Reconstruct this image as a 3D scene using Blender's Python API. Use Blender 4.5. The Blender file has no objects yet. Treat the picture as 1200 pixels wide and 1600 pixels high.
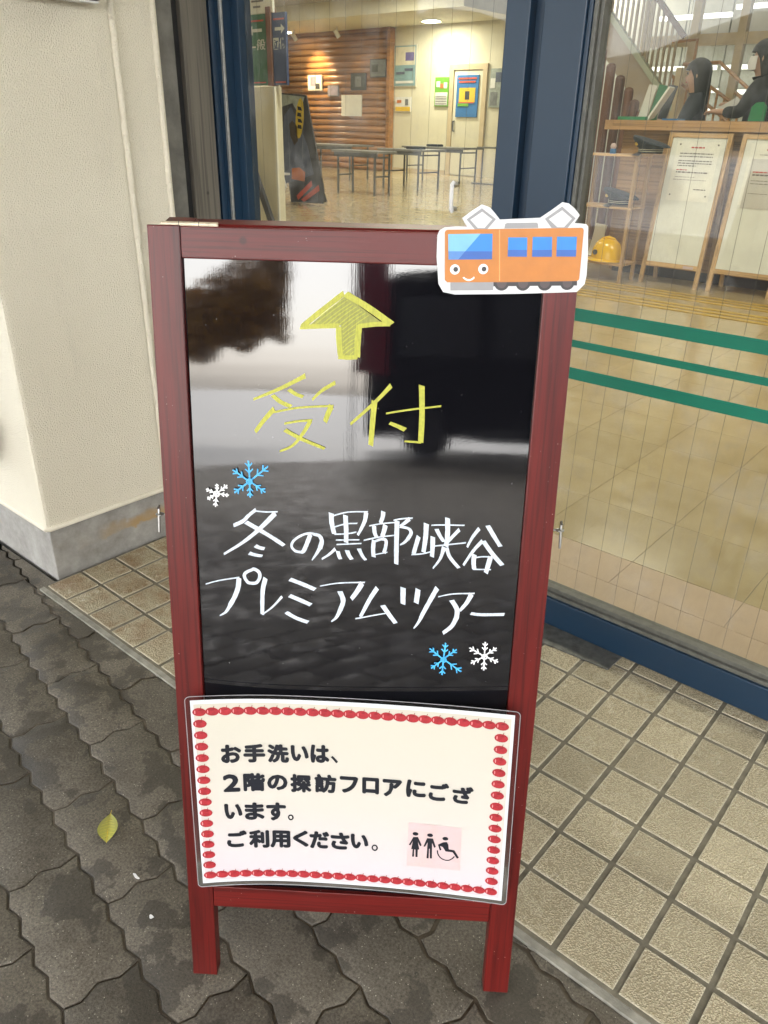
import bpy, bmesh, math, random
from mathutils import Vector, Matrix, noise
random.seed(7)
R = math.radians
scene = bpy.context.scene
COL = scene.collection

# ------------------------------------------------------------------ camera
cam_d = bpy.data.cameras.new('camera'); cam = bpy.data.objects.new('camera', cam_d); COL.objects.link(cam)
PITCH, ROLL, YAW, FPX = 0.465433521, 0.0218346962, -0.701046915, 1202.51821
CAM = Vector((0.4721, -1.4340, 1.0931))
fwd = Vector((math.sin(YAW)*math.cos(PITCH), math.cos(YAW)*math.cos(PITCH), -math.sin(PITCH)))
rgt0 = Vector((math.cos(YAW), -math.sin(YAW), 0)); up0 = rgt0.cross(fwd)
rgt = math.cos(ROLL)*rgt0 + math.sin(ROLL)*up0
upv = -math.sin(ROLL)*rgt0 + math.cos(ROLL)*up0
M = Matrix((rgt, upv, -fwd)).transposed().to_4x4(); M.translation = CAM
cam.matrix_world = M
cam_d.sensor_fit = 'VERTICAL'; cam_d.sensor_height = 24.0; cam_d.lens = 24.0*FPX/1600.0
cam_d.clip_start = 0.02; cam_d.clip_end = 3000
scene.camera = cam

# ------------------------------------------------------------------ sky, sun, exposure
SUN_EL, SUN_ROT = R(42), R(150)
world = bpy.data.worlds.new('World'); scene.world = world; world.use_nodes = True
wn = world.node_tree; wn.nodes.clear()
sky = wn.nodes.new('ShaderNodeTexSky'); sky.sky_type = 'NISHITA'; sky.sun_disc = False
sky.sun_elevation = SUN_EL; sky.sun_rotation = SUN_ROT; sky.air_density = 1.0; sky.dust_density = 3.0; sky.ozone_density = 1.0
hsv = wn.nodes.new('ShaderNodeHueSaturation'); hsv.inputs['Saturation'].default_value = 0.34
bg = wn.nodes.new('ShaderNodeBackground'); bg.inputs['Strength'].default_value = 0.15
wo = wn.nodes.new('ShaderNodeOutputWorld')
wn.links.new(sky.outputs[0], hsv.inputs['Color']); wn.links.new(hsv.outputs[0], bg.inputs['Color']); wn.links.new(bg.outputs[0], wo.inputs['Surface'])
sun_d = bpy.data.lights.new('sun', 'SUN'); sun_d.energy = 1.0; sun_d.angle = R(20); sun_d.color = (1, .96, .9)
sun = bpy.data.objects.new('sun', sun_d); COL.objects.link(sun)
sdir = Vector((math.sin(SUN_ROT)*math.cos(SUN_EL), math.cos(SUN_ROT)*math.cos(SUN_EL), math.sin(SUN_EL)))
sun.rotation_euler = sdir.to_track_quat('Z', 'Y').to_euler()
vs = scene.view_settings
vs.view_transform = 'Standard'; vs.look = 'None'; vs.exposure = EXPOSURE = 2.95; vs.gamma = 1.0; vs.use_curve_mapping = False
scene.cycles.use_denoising = True
scene.cycles.max_bounces = 8; scene.cycles.transparent_max_bounces = 16
scene.cycles.sample_clamp_indirect = 6.0

# ------------------------------------------------------------------ materials
class NT:
    def __init__(s, name):
        s.m = bpy.data.materials.new(name); s.m.use_nodes = True; s.t = s.m.node_tree
        s.b = s.t.nodes['Principled BSDF']
    def n(s, kind, **kw):
        o = s.t.nodes.new('ShaderNode'+kind)
        for k, v in kw.items():
            if k in o.inputs: o.inputs[k].default_value = v
            else: setattr(o, k, v)
        return o
    def l(s, a, b): s.t.links.new(a, b)
    def co(s, kind='Object', scale=(1,1,1), rot=(0,0,0)):
        if kind == 'World': src = s.n('NewGeometry').outputs['Position']
        else: src = s.n('TexCoord').outputs[kind]
        mp = s.n('Mapping'); mp.inputs['Scale'].default_value = scale; mp.inputs['Rotation'].default_value = rot
        s.l(src, mp.inputs[0]); return mp.outputs[0]
    def noise(s, co, scale, detail=4, rough=.6, out='Fac'):
        o = s.n('TexNoise'); o.inputs['Scale'].default_value = scale; o.inputs['Detail'].default_value = detail; o.inputs['Roughness'].default_value = rough
        s.l(co, o.inputs['Vector']); return o.outputs[out]
    def ramp(s, fac, stops):
        o = s.n('ValToRGB'); r = o.color_ramp
        while len(r.elements) < len(stops): r.elements.new(.5)
        for e_, (p, c) in zip(r.elements, stops):
            e_.position = p; e_.color = (*c, 1) if hasattr(c, '__len__') else (c, c, c, 1)
        s.l(fac, o.inputs[0]); return o.outputs[0]
    def mix(s, f, a, b, mode='MIX'):
        o = s.n('Mix', data_type='RGBA', blend_type=mode)
        for i, v in ((0, f), (6, a), (7, b)):
            if isinstance(v, bpy.types.NodeSocket): s.l(v, o.inputs[i])
            elif i == 0: o.inputs[0].default_value = v
            else: o.inputs[i].default_value = (*v, 1)
        return o.outputs[2]
    def math(s, op, a, b=0):
        o = s.n('Math', operation=op)
        for i, v in enumerate((a, b)):
            if isinstance(v, bpy.types.NodeSocket): s.l(v, o.inputs[i])
            else: o.inputs[i].default_value = v
        return o.outputs[0]
    def bump(s, h, strength=.3, dist=.001, prev=None):
        o = s.n('Bump'); o.inputs['Strength'].default_value = strength; o.inputs['Distance'].default_value = dist
        s.l(h, o.inputs['Height'])
        if prev: s.l(prev, o.inputs['Normal'])
        return o.outputs[0]
    def fin(s, col=None, rough=.5, nor=None, **kw):
        b = s.b
        if col is not None:
            if isinstance(col, bpy.types.NodeSocket): s.l(col, b.inputs['Base Color'])
            else: b.inputs['Base Color'].default_value = (*col, 1)
        if isinstance(rough, bpy.types.NodeSocket): s.l(rough, b.inputs['Roughness'])
        else: b.inputs['Roughness'].default_value = rough
        if nor is not None: s.l(nor, b.inputs['Normal'])
        for k, v in kw.items(): b.inputs[k.replace('_', ' ')].default_value = v
        return s.m

def plain(name, col, rough=.5, var=.12, scale=20, bump=.1, kind='Object', **kw):
    t = NT(name); c = t.co(kind)
    n1 = t.noise(c, scale, 5)
    lo = tuple(x*(1-var) for x in col); hi = tuple(min(1, x*(1+var)) for x in col)
    cc = t.ramp(n1, [(.3, lo), (.7, hi)])
    n2 = t.noise(c, scale*12, 3)
    return t.fin(cc, rough, t.bump(n2, bump, .001), **kw)

def wood(name, col, axis=1, rough=.4, dark=.55, coat=0.0, sc=1.0, kind='Object', spec=.5):
    t = NT(name); s = [34*sc]*3; s[axis] = 1.6*sc
    c = t.co(kind, tuple(s)); n1 = t.noise(c, 1.0, 6, .65)
    s2 = [260*sc]*3; s2[axis] = 5*sc
    c2 = t.co(kind, tuple(s2)); n2 = t.noise(c2, 1.0, 3, .6)
    a = t.ramp(n1, [(.3, tuple(x*dark for x in col)), (.5, col), (.72, tuple(min(1, x*1.25) for x in col))])
    bcol = t.ramp(n2, [(.36, .45), (.5, 1.0)])
    cc = t.mix(.7, a, bcol, 'MULTIPLY')
    oi = t.n('ObjectInfo').outputs['Random']; cc = t.mix(1.0, cc, t.ramp(oi, [(0, .84), (1, 1.12)]), 'MULTIPLY')
    kn = t.n('TexVoronoi'); kn.inputs['Scale'].default_value = 11; t.l(t.co(kind, (1, 1, 1)), kn.inputs['Vector'])
    cc = t.mix(t.math('MULTIPLY', t.ramp(kn.outputs['Distance'], [(.035, 1.0), (.06, 0.0)]), .7), cc, tuple(x*.18 for x in col))
    sp_ = t.math('MULTIPLY', t.ramp(t.noise(t.co(kind, (1, 1, 1)), 330, 1), [(.74, 0.0), (.77, 1.0)]), t.ramp(t.noise(t.co(kind, (1, 1, 1)), 21, 1), [(.56, 0.0), (.60, 1.0)]))
    cc = t.mix(t.math('MULTIPLY', sp_, .5), cc, (.5, .42, .38))
    m = t.fin(cc, rough, t.bump(n2, .25, .0006))
    t.b.inputs['Coat Weight'].default_value = coat; t.b.inputs['Coat Roughness'].default_value = .18
    t.b.inputs['Specular IOR Level'].default_value = spec
    return m

MT = {}
def build_materials():
    # red stained timber: grain along the member
    MT['red_v'] = wood('red_stained_wood_upright', (.108, .0070, .0052), 1, .38, .42, .12, 1.0, 'Object', .32)
    MT['red_h'] = wood('red_stained_wood_rail', (.114, .0074, .0056), 0, .38, .42, .12, 1.0, 'Object', .32)
    MT['pine_v'] = wood('pale_pine_upright', (.56, .36, .17), 2, .45, .8, .1, .5, 'World')
    MT['pine_h'] = wood('pale_pine_rail', (.56, .36, .17), 0, .45, .8, .1, .5, 'World')
    MT['counter_wood'] = wood('counter_wood', (.42, .25, .12), 0, .4, .7, .2, .2, 'World')
    MT['log'] = wood('varnished_log', (.36, .17, .06), 0, .35, .6, .2, .12, 'World')
    MT['log_post'] = wood('brown_log_post', (.16, .07, .04), 2, .5, .7, .0, .2, 'World')
    MT['rail_wood'] = wood('orange_handrail_wood', (.5, .26, .10), 0, .35, .8, .2, .3, 'World')
    # black lacquered writing panel
    t = NT('black_lacquer_panel')
    c = t.co('Object', (1, 1, 1))
    c1 = t.co('Object', (2.0, 16, 1)); w1 = t.noise(c1, 1.6, 2, .5)
    c2 = t.co('Object', (260, 9, 1)); w2 = t.noise(c2, 1.5, 3, .6)
    c3 = t.co('Object', (500, 500, 500)); w3 = t.noise(c3, 1.2, 2, .5)
    nb_ = t.bump(w1, .14, .00055); nb_ = t.bump(t.noise(t.co('Object', (1.2, 3.2, 1)), 1.6, 1, .4), .2, .003, nb_); nb_ = t.bump(w2, .05, .00025, nb_); nb_ = t.bump(w3, .02, .0002, nb_)
    sm = t.noise(c, 9, 6, .7); rr = t.ramp(sm, [(.35, .02), (.75, .055)])
    dust = t.noise(t.co('Object', (1, 1, 1)), 420, 1, .5); dm = t.ramp(dust, [(.76, 0.0), (.80, 1.0)])
    sparse = t.ramp(t.noise(c, 26, 2), [(.58, 0.0), (.62, 1.0)]); dm = t.math('MULTIPLY', dm, sparse)
    cc = t.mix(dm, (.0045, .0045, .006), (.25, .25, .25))
    t.fin(cc, rr, nb_); t.b.inputs['IOR'].default_value = 1.70
    MT['lacquer'] = t.m
    # markers
    for k, col in (('white_marker', (.66, .73, .82)), ('yellow_marker', (.46, .46, .04)), ('yellow_wash', (.29, .30, .045)), ('blue_marker', (.07, .45, .85)), ('white_flake', (.92, .93, .94))):
        t = NT(k); n1 = t.noise(t.co('Object', (1, 1, 1)), 300, 3, .6); n2 = t.noise(t.co('Object', (500, 60, 1), (0, 0, .5)), 1.2, 3)
        a_ = tuple(x*.72 for x in col); cc = t.ramp(t.math('ADD', t.math('MULTIPLY', n1, .4), t.math('MULTIPLY', n2, .6)), [(.38, a_), (.58, col)])
        MT[k] = t.fin(cc, .45, t.bump(n2, .2, .0004))
    # tiles
    def tile(name, base, darkc, stain):
        t = NT(name); w = t.co('World')
        oi = t.n('ObjectInfo').outputs['Random']
        v = t.n('TexVoronoi'); v.inputs['Scale'].default_value = 340; t.l(w, v.inputs['Vector'])
        n0 = t.noise(w, 500, 3, .7)
        cell = t.ramp(v.outputs['Distance'], [(.12, 1.0), (.62, 0.0)])
        pit = t.ramp(t.math('ADD', v.outputs['Distance'], t.math('MULTIPLY', n0, .45)), [(.62, 0.0), (.84, 1.0)])
        big = t.noise(w, 7, 4, .6); shade = t.ramp(big, [(.3, .82), (.7, 1.08)])
        base_ = t.mix(.8, base, shade, 'MULTIPLY')
        rnd = t.ramp(oi, [(0, .80), (1, 1.12)]); base_ = t.mix(1.0, base_, rnd, 'MULTIPLY')
        pitf = t.math('MULTIPLY', pit, .6)
        cc = t.mix(pitf, base_, darkc)
        # brown stains near the wall on the left, where the water runs
        sx = t.n('SeparateXYZ'); t.l(w, sx.inputs[0])
        left = t.n('MapRange'); left.inputs[1].default_value = -.75; left.inputs[2].default_value = -1.0; t.l(sx.outputs[0], left.inputs[0])
        st = t.ramp(t.noise(w, 13, 5, .7), [(.42, 0.0), (.62, 1.0)])
        sf = t.math('MULTIPLY', t.math('MULTIPLY', st, left.outputs[0]), .6)
        cc = t.mix(sf, cc, stain)
        # worn pale rims of each tile
        g = t.n('TexCoord').outputs['Generated']; sg = t.n('SeparateXYZ'); t.l(g, sg.inputs[0])
        ex = t.math('ABSOLUTE', t.math('SUBTRACT', sg.outputs[0], .5)); ey = t.math('ABSOLUTE', t.math('SUBTRACT', sg.outputs[1], .5))
        rim = t.ramp(t.math('ADD', t.math('MAXIMUM', ex, ey), t.math('MULTIPLY', n0, .03)), [(.47, 0.0), (.50, .55)])
        cc = t.mix(rim, cc, (.55, .50, .38))
        h = t.math('ADD', t.math('MULTIPLY', cell, 1.0), t.math('MULTIPLY', n0, .3))
        rg = t.ramp(big, [(.3, .16), (.7, .34)])
        return t.fin(cc, rg, t.bump(h, .8, .0016))
    MT['tile'] = tile('mottled_glazed_tile', (.50, .44, .30), (.19, .15, .09), (.20, .10, .035))
    MT['grout'] = plain('dark_grout', (.15, .135, .10), .75, .35, 30, .5, 'World')
    MT['mortar'] = plain('pale_mortar', (.26, .25, .21), .85, .3, 40, .7, 'World')
    # damp concrete pavers
    t = NT('damp_concrete_paver'); w = t.co('World'); oi = t.n('ObjectInfo').outputs['Random']
    a0 = t.noise(w, 240, 4, .8); a1 = t.noise(w, 10, 5, .65); a2 = t.noise(w, 3.1, 3, .55)
    cc = t.ramp(a1, [(.3, (.092, .080, .062)), (.7, (.155, .138, .110))])
    agg = t.ramp(a0, [(.3, .45), (.5, 1.0), (.70, 1.55)]); cc = t.mix(1.0, cc, agg, 'MULTIPLY')
    cc = t.mix(1.0, cc, t.ramp(oi, [(0, .85), (1, 1.12)]), 'MULTIPLY')
    vo = t.n('TexVoronoi'); vo.inputs['Scale'].default_value = 190; t.l(w, vo.inputs['Vector'])
    sp = t.ramp(vo.outputs['Distance'], [(.10, 1.0), (.17, 0.0)])
    sp = t.math('MULTIPLY', sp, t.ramp(t.noise(w, 90, 1), [(.5, 0.0), (.58, 1.0)]))
    cc = t.mix(t.math('MULTIPLY', sp, .85), cc, (.50, .47, .38))
    wet = t.ramp(t.math('ADD', t.math('MULTIPLY', t.noise(w, 13, 6, .6), .75), t.math('MULTIPLY', a2, .3)), [(.555, 0.0), (.575, 1.0)])
    cc = t.mix(t.math('MULTIPLY', wet, .62), cc, (.042, .038, .032))
    rg = t.ramp(wet, [(0, .62), (1, .30)])
    MT['paver'] = t.fin(cc, rg, t.bump(t.math('ADD', a0, t.math('MULTIPLY', a1, .8)), .6, .0016), Specular_IOR_Level=.22)
    MT['joint'] = plain('damp_joint_sand', (.072, .056, .037), .45, .5, 60, .8, 'World')
    # plaster with orange peel relief
    t = NT('cream_stippled_plaster'); w = t.co('World')
    p0 = t.noise(w, 300, 2, .5); p1 = t.noise(w, 110, 3, .5); p2 = t.noise(w, 2.2, 4, .6)
    pk = t.ramp(p0, [(.42, 0.0), (.66, 1.0)])
    cc = t.ramp(p2, [(.3, (.73, .68, .545)), (.7, (.80, .75, .615))])
    cc = t.mix(t.math('MULTIPLY', pk, .18), cc, (.74, .71, .62))
    dirt = t.ramp(t.noise(t.co('World', (5, 5, 1.2)), 1.3, 5, .7), [(.52, 0.0), (.75, 1.0)])
    cc = t.mix(t.math('MULTIPLY', dirt, .35), cc, (.46, .43, .35))
    MT['plaster'] = t.fin(cc, .42, t.bump(t.math('ADD', pk, t.math('MULTIPLY', p1, .5)), .8, .0020))
    t = NT('stained_concrete_base'); w = t.co('World')
    q1 = t.noise(w, 16, 6, .7); q2 = t.noise(w, 160, 3, .7)
    cc = t.ramp(q1, [(.3, (.21, .20, .18)), (.7, (.37, .36, .335))])
    sx = t.n('SeparateXYZ'); t.l(w, sx.inputs[0])
    zz = t.math('ADD', sx.outputs[2], t.math('MULTIPLY', t.noise(w, 8, 4, .7), .09))
    band = t.ramp(zz, [(.100, 0.0), (.106, 1.0), (.125, .8), (.142, 0.0)])
    sd = t.ramp(t.noise(w, 3.4, 2), [(.45, 0.0), (.56, 1.0)])
    cc = t.mix(t.math('MULTIPLY', t.math('MULTIPLY', band, sd), .8), cc, (.36, .22, .07))
    MT['base'] = t.fin(cc, .7, t.bump(q2, .5, .0012))
    MT['stone'] = plain('weathered_grey_jamb', (.13, .125, .11), .6, .3, 18, .6, 'World')
    MT['stone_brown'] = wood('weathered_brown_grey_jamb', (.15, .135, .11), 2, .6, .65, 0, .5, 'World')
    MT['black_gap'] = plain('gap_black', (.012, .012, .012), .6, .2)
    t = NT('dark_blue_painted_metal'); w = t.co('World'); n1 = t.noise(w, 3, 4); cc = t.ramp(n1, [(.3, (.007, .025, .052)), (.7, (.009, .030, .060))])
    sc_ = t.ramp(t.noise(t.co('World', (60, 60, 8)), 1, 5, .8), [(.70, 0.0), (.76, 1.0)])
    cc = t.mix(t.math('MULTIPLY', sc_, .12), cc, (.3, .35, .4))
    MT['blue'] = t.fin(cc, .36, t.bump(t.noise(w, 900, 2), .06, .0004))
    MT['alu'] = plain('brushed_aluminium', (.5, .5, .48), .35, .2, 60, .2, 'World', Metallic=.8)
    MT['bead'] = plain('grey_glazing_bead', (.10, .10, .085), .4, .25, 60, .2, 'World')
    MT['steel'] = plain('zinc_steel', (.30, .30, .29), .35, .15, 90, .2, Metallic=.9)
    MT['brass'] = plain('pale_brass_hinge', (.62, .54, .40), .4, .2, 90, .2, Metallic=.4)
    MT['plate'] = plain('worn_steel_plate', (.11, .11, .10), .5, .35, 60, .5, 'World', Metallic=.4)
    MT['green'] = plain('green_safety_tape', (.004, .155, .095), .45, .08, 12, .05, 'World')
    # glass: clear pane, dirt smears doubling as painted hazy reflections
    t = NT('wired_window_glass'); t.t.nodes.remove(t.b); w = t.co('World')
    tr = t.n('BsdfTransparent'); tr.inputs[0].default_value = (.93, .95, .92, 1)
    gl = t.n('BsdfGlossy'); gl.inputs['Roughness'].default_value = .012
    g_ = t.n('NewGeometry'); dt = t.n('VectorMath', operation='DOT_PRODUCT'); t.l(g_.outputs['Normal'], dt.inputs[0]); t.l(g_.outputs['Incoming'], dt.inputs[1])
    fr = t.math('ADD', t.math('MULTIPLY', t.math('POWER', t.math('SUBTRACT', 1.0, t.math('ABSOLUTE', dt.outputs['Value'])), 5), .96), .035)
    m1 = t.n('MixShader'); t.l(fr, m1.inputs[0]); t.l(tr.outputs[0], m1.inputs[1]); t.l(gl.outputs[0], m1.inputs[2])
    df = t.n('BsdfDiffuse'); df.inputs[0].default_value = (.7, .7, .72, 1)
    s1 = t.noise(t.co('World', (9, 9, .8)), 1.0, 6, .65); s2 = t.noise(w, 5.5, 6, .75); s3 = t.noise(t.co('World', (90, 90, 2.5)), 1.0, 3)
    f = t.math('ADD', t.math('MULTIPLY', t.ramp(s1, [(.42, 0.0), (.9, 1.0)]), .03), t.math('MULTIPLY', t.ramp(s2, [(.48, 0.0), (.75, 1.0)]), .13))
    f = t.math('ADD', f, t.math('MULTIPLY', t.ramp(s3, [(.5, 0.0), (.8, 1.0)]), .03)); f = t.math('ADD', f, .002)
    m2 = t.n('MixShader'); t.l(f, m2.inputs[0]); t.l(m1.outputs[0], m2.inputs[1]); t.l(df.outputs[0], m2.inputs[2])
    t.l(m2.outputs[0], t.t.nodes['Material Output'].inputs[0]); MT['glass'] = t.m
    # clear laminate margin
    t = NT('clear_laminate'); t.t.nodes.remove(t.b)
    tr = t.n('BsdfTransparent'); tr.inputs[0].default_value = (.93, .93, .94, 1); gl = t.n('BsdfGlossy'); gl.inputs['Roughness'].default_value = .12
    fr = t.n('Fresnel'); fr.inputs[0].default_value = 1.5; m1 = t.n('MixShader'); t.l(fr.outputs[0], m1.inputs[0]); t.l(tr.outputs[0], m1.inputs[1]); t.l(gl.outputs[0], m1.inputs[2])
    t.l(m1.outputs[0], t.t.nodes['Material Output'].inputs[0]); MT['laminate'] = t.m
    t = NT('laminated_paper'); MT['paper'] = t.fin((.60, .615, .635), .28, t.bump(t.noise(t.co('World'), 40, 3), .12, .002))
    # printed cream ground that turns pinkish towards its foot (a print, in the sheet's own UV)
    t = NT('printed_cream_ground'); uvn = t.n('TexCoord').outputs['UV']; su = t.n('SeparateXYZ'); t.l(uvn, su.inputs[0])
    cc = t.ramp(t.math('ADD', su.outputs[1], t.math('MULTIPLY', t.noise(t.co('World'), 12, 3), .1)), [(.12, (.55, .50, .52)), (.5, (.545, .51, .455)), (.95, (.54, .51, .43))])
    MT['cream'] = t.fin(cc, .26, t.bump(t.noise(t.co('World'), 40, 3), .12, .002))
    t = NT('printed_pink_panel'); MT['pink'] = t.fin(t.ramp(t.noise(t.co('World'), 30, 3), [(.3, (.55, .42, .40)), (.7, (.55, .43, .44))]), .28)
    MT['ink'] = plain('black_print', (.012, .014, .02), .3, .1)
    MT['apple'] = plain('red_apple_print', (.34, .028, .036), .28, .2, 180, .02, 'World')
    MT['apple_dark'] = plain('dark_red_apple_print', (.25, .02, .025), .3, .2)
    MT['apple_light'] = plain('pink_apple_print', (.85, .33, .33), .3, .1)
    # train card
    for k, c_ in dict(card=(.64, .65, .66), orange=(.50, .17, .014), t_blue=(.006, .20, .66), t_navy=(.012, .10, .42), t_pale=(.17, .45, .80), t_pale2=(.07, .22, .55), t_grey=(.28, .28, .29), t_black=(.022, .018, .02), t_brown=(.065, .045, .045), t_white=(.85, .85, .84), t_black2=(.02, .02, .02), seam=(.86, .36, .10)).items():
        MT[k] = plain('card_'+k, c_, .38, .07, 60, .06)
    # interior
    t = NT('cream_interior_wall'); MT['iwall'] = t.fin(t.ramp(t.noise(t.co('World'), 1.2, 4), [(.3, (.66, .62, .46)), (.7, (.72, .68, .52))]), .6)
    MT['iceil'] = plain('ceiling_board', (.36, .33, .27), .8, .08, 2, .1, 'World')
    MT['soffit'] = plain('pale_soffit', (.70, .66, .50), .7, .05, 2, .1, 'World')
    t = NT('polished_beige_floor'); w = t.co('World'); oi = t.n('ObjectInfo').outputs['Random']
    n1 = t.noise(w, 2.3, 7, .62); n2 = t.noise(w, 9, 6, .7)
    cc = t.ramp(t.math('ADD', t.math('MULTIPLY', n1, .6), t.math('MULTIPLY', n2, .4)), [(.25, (.36, .28, .15)), (.5, (.44, .35, .20)), (.75, (.53, .44, .27))])
    cc = t.mix(1.0, cc, t.ramp(oi, [(0, .94), (1, 1.04)]), 'MULTIPLY')
    MT['ifloor'] = t.fin(cc, t.ramp(n2, [(.3, .10), (.7, .26)]), t.bump(t.noise(w, 14, 3), .10, .002))
    MT['ifloor_pink'] = plain('pinkish_vestibule_tile', (.50, .37, .26), .35, .08, 5, .15, 'World')
    MT['seamdark'] = plain('floor_joint', (.17, .14, .09), .6, .2, 20, .1, 'World')
    MT['tactile'] = plain('ochre_tactile_strip', (.46, .30, .05), .5, .15, 8, .2, 'World')
    MT['white_panel'] = plain('white_board_face', (.72, .73, .68), .3, .06, 6, .05, 'World')
    MT['notice'] = plain('notice_paper', (.80, .79, .72), .5, .04, 6, .05, 'World')
    MT['notice_grey'] = plain('grey_notice_paper', (.56, .54, .50), .5, .04, 6, .05, 'World')
    MT['red_ink'] = plain('red_ink', (.5, .05, .04), .5, .1); MT['grey_ink'] = plain('grey_ink', (.14, .13, .12), .5, .1)
    MT['table'] = plain('grey_table_metal', (.13, .14, .14), .35, .15, 20, .1, 'World', Metallic=.3)
    MT['tabletop'] = plain('grey_table_top', (.22, .22, .20), .3, .15, 20, .1, 'World')
    MT['navy'] = plain('navy_cloth', (.022, .03, .045), .75, .25, 60, .3)
    MT['band'] = plain('silver_braid', (.55, .52, .42), .45, .1)
    MT['gold'] = plain('gold_badge', (.7, .48, .12), .3, .1, Metallic=.7)
    MT['helmet'] = plain('yellow_helmet_plastic', (.78, .46, .01), .18, .06, 8, .02)
    MT['skin'] = plain('skin', (.50, .31, .22), .5, .08, 30, .1)
    th = NT('black_hair'); hn = th.noise(th.co('Object', (120, 120, 6)), 1, 3, .6); MT['hair'] = th.fin(th.ramp(hn, [(.35, (.003, .0025, .002)), (.65, (.014, .011, .010))]), .5, th.bump(hn, .8, .006))
    MT['dark_cloth'] = plain('dark_navy_jacket', (.018, .022, .032), .8, .3, 40, .4)
    MT['black_cloth'] = plain('black_jacket', (.012, .012, .013), .8, .3, 40, .4)
    MT['mask'] = plain('white_face_mask', (.75, .75, .74), .7, .05)
    MT['gfile'] = plain('green_folder', (.02, .22, .08), .45, .1)
    MT['sgreen'] = plain('green_sign_panel', (.05, .17, .085), .4, .08, 6, .05, 'World'); MT['sblue'] = plain('blue_sign_panel', (.06, .09, .20), .4, .08, 6, .05, 'World')
    MT['sign_white'] = plain('sign_lettering', (.7, .72, .66), .5, .05)
    MT['grey_wall'] = plain('grey_ceiling_bulkhead', (.24, .21, .17), .8, .1, 2, .1, 'World')
    MT['stringer'] = plain('pale_green_stringer', (.47, .50, .38), .5, .08, 4, .1, 'World')
    MT['baluster'] = plain('brown_baluster', (.32, .25, .16), .5, .1)
    MT['mullion'] = plain('cream_timber_mullion', (.58, .47, .30), .5, .1, 5, .1, 'World')
    MT['frost'] = plain('pale_far_panel', (.60, .60, .57), .5, .08, 2, .1, 'World')
    MT['shutter'] = plain('grey_far_panel', (.22, .23, .22), .5, .1, 2, .1, 'World')
    for k, c_ in dict(pic_dark=(.05, .06, .05), pic_grey=(.17, .18, .18), pic_violet=(.30, .26, .34), poster_teal=(.22, .36, .38), poster_cream=(.66, .62, .46), poster_blue=(.035, .17, .42), poster_yellow=(.75, .50, .04), poster_green=(.16, .42, .03), poster_white=(.74, .74, .70), poster_red=(.6, .10, .06), purple=(.13, .10, .30), charcoal=(.05, .052, .06), steelblue=(.09, .11, .17), badge_yellow=(.62, .45, .03), orange2=(.6, .18, .04), leaf_grey=(.33, .37, .33)).items():
        MT[k] = plain(k, c_, .5, .25 if 'poster' not in k else .1, 9, .05, 'World')
    # outside, seen only in reflections; van, banner and hills are added
    MT['canopy'] = plain('canopy_soffit', (.78, .78, .76), .8, .06, 1, .1, 'World')
    MT['plaza'] = plain('wet_plaza_asphalt', (.34, .34, .34), .32, .1, .6, .02, 'World')
    MT['van'] = plain('black_van_paint', (.004, .004, .006), .7, .1, Specular_IOR_Level=.1); MT['tyre'] = plain('tyre', (.015, .015, .015), .8, .1)
    MT['vglass'] = plain('dark_window', (.004, .005, .008), .5, .1)
    MT['banner'] = plain('burgundy_cloth', (.22, .006, .025), .8, .15)
    MT['autumn'] = plain('autumn_leaves', (.40, .20, .02), .6, .5, 3, .1, 'World'); MT['bark'] = plain('bark', (.07, .055, .04), .9, .3)
    MT['hill'] = plain('added_hillside', (.06, .07, .045), .95, .5, .08, .5, 'World')
    # fallen leaf
    t = NT('fallen_leaf'); c = t.co('Object'); sx = t.n('SeparateXYZ'); t.l(c, sx.inputs[0])
    cc = t.ramp(t.math('ADD', t.math('ABSOLUTE', sx.outputs[0]), t.math('MULTIPLY', t.noise(c, 120, 4), .015)), [(.003, (.30, .28, .05)), (.012, (.36, .36, .07)), (.028, (.24, .25, .035))])
    spots = t.ramp(t.noise(c, 190, 3, .8), [(.62, 0.0), (.70, 1.0)]); cc = t.mix(t.math('MULTIPLY', spots, .7), cc, (.16, .07, .015))
    MT['leaf'] = t.fin(cc, .42, t.bump(t.noise(c, 150, 3), .4, .001))
def emis(name, col, s):
    t = NT(name); t.b.inputs['Base Color'].default_value = (*col, 1); t.b.inputs['Emission Color'].default_value = (*col, 1); t.b.inputs['Emission Strength'].default_value = s; return t.m

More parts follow.
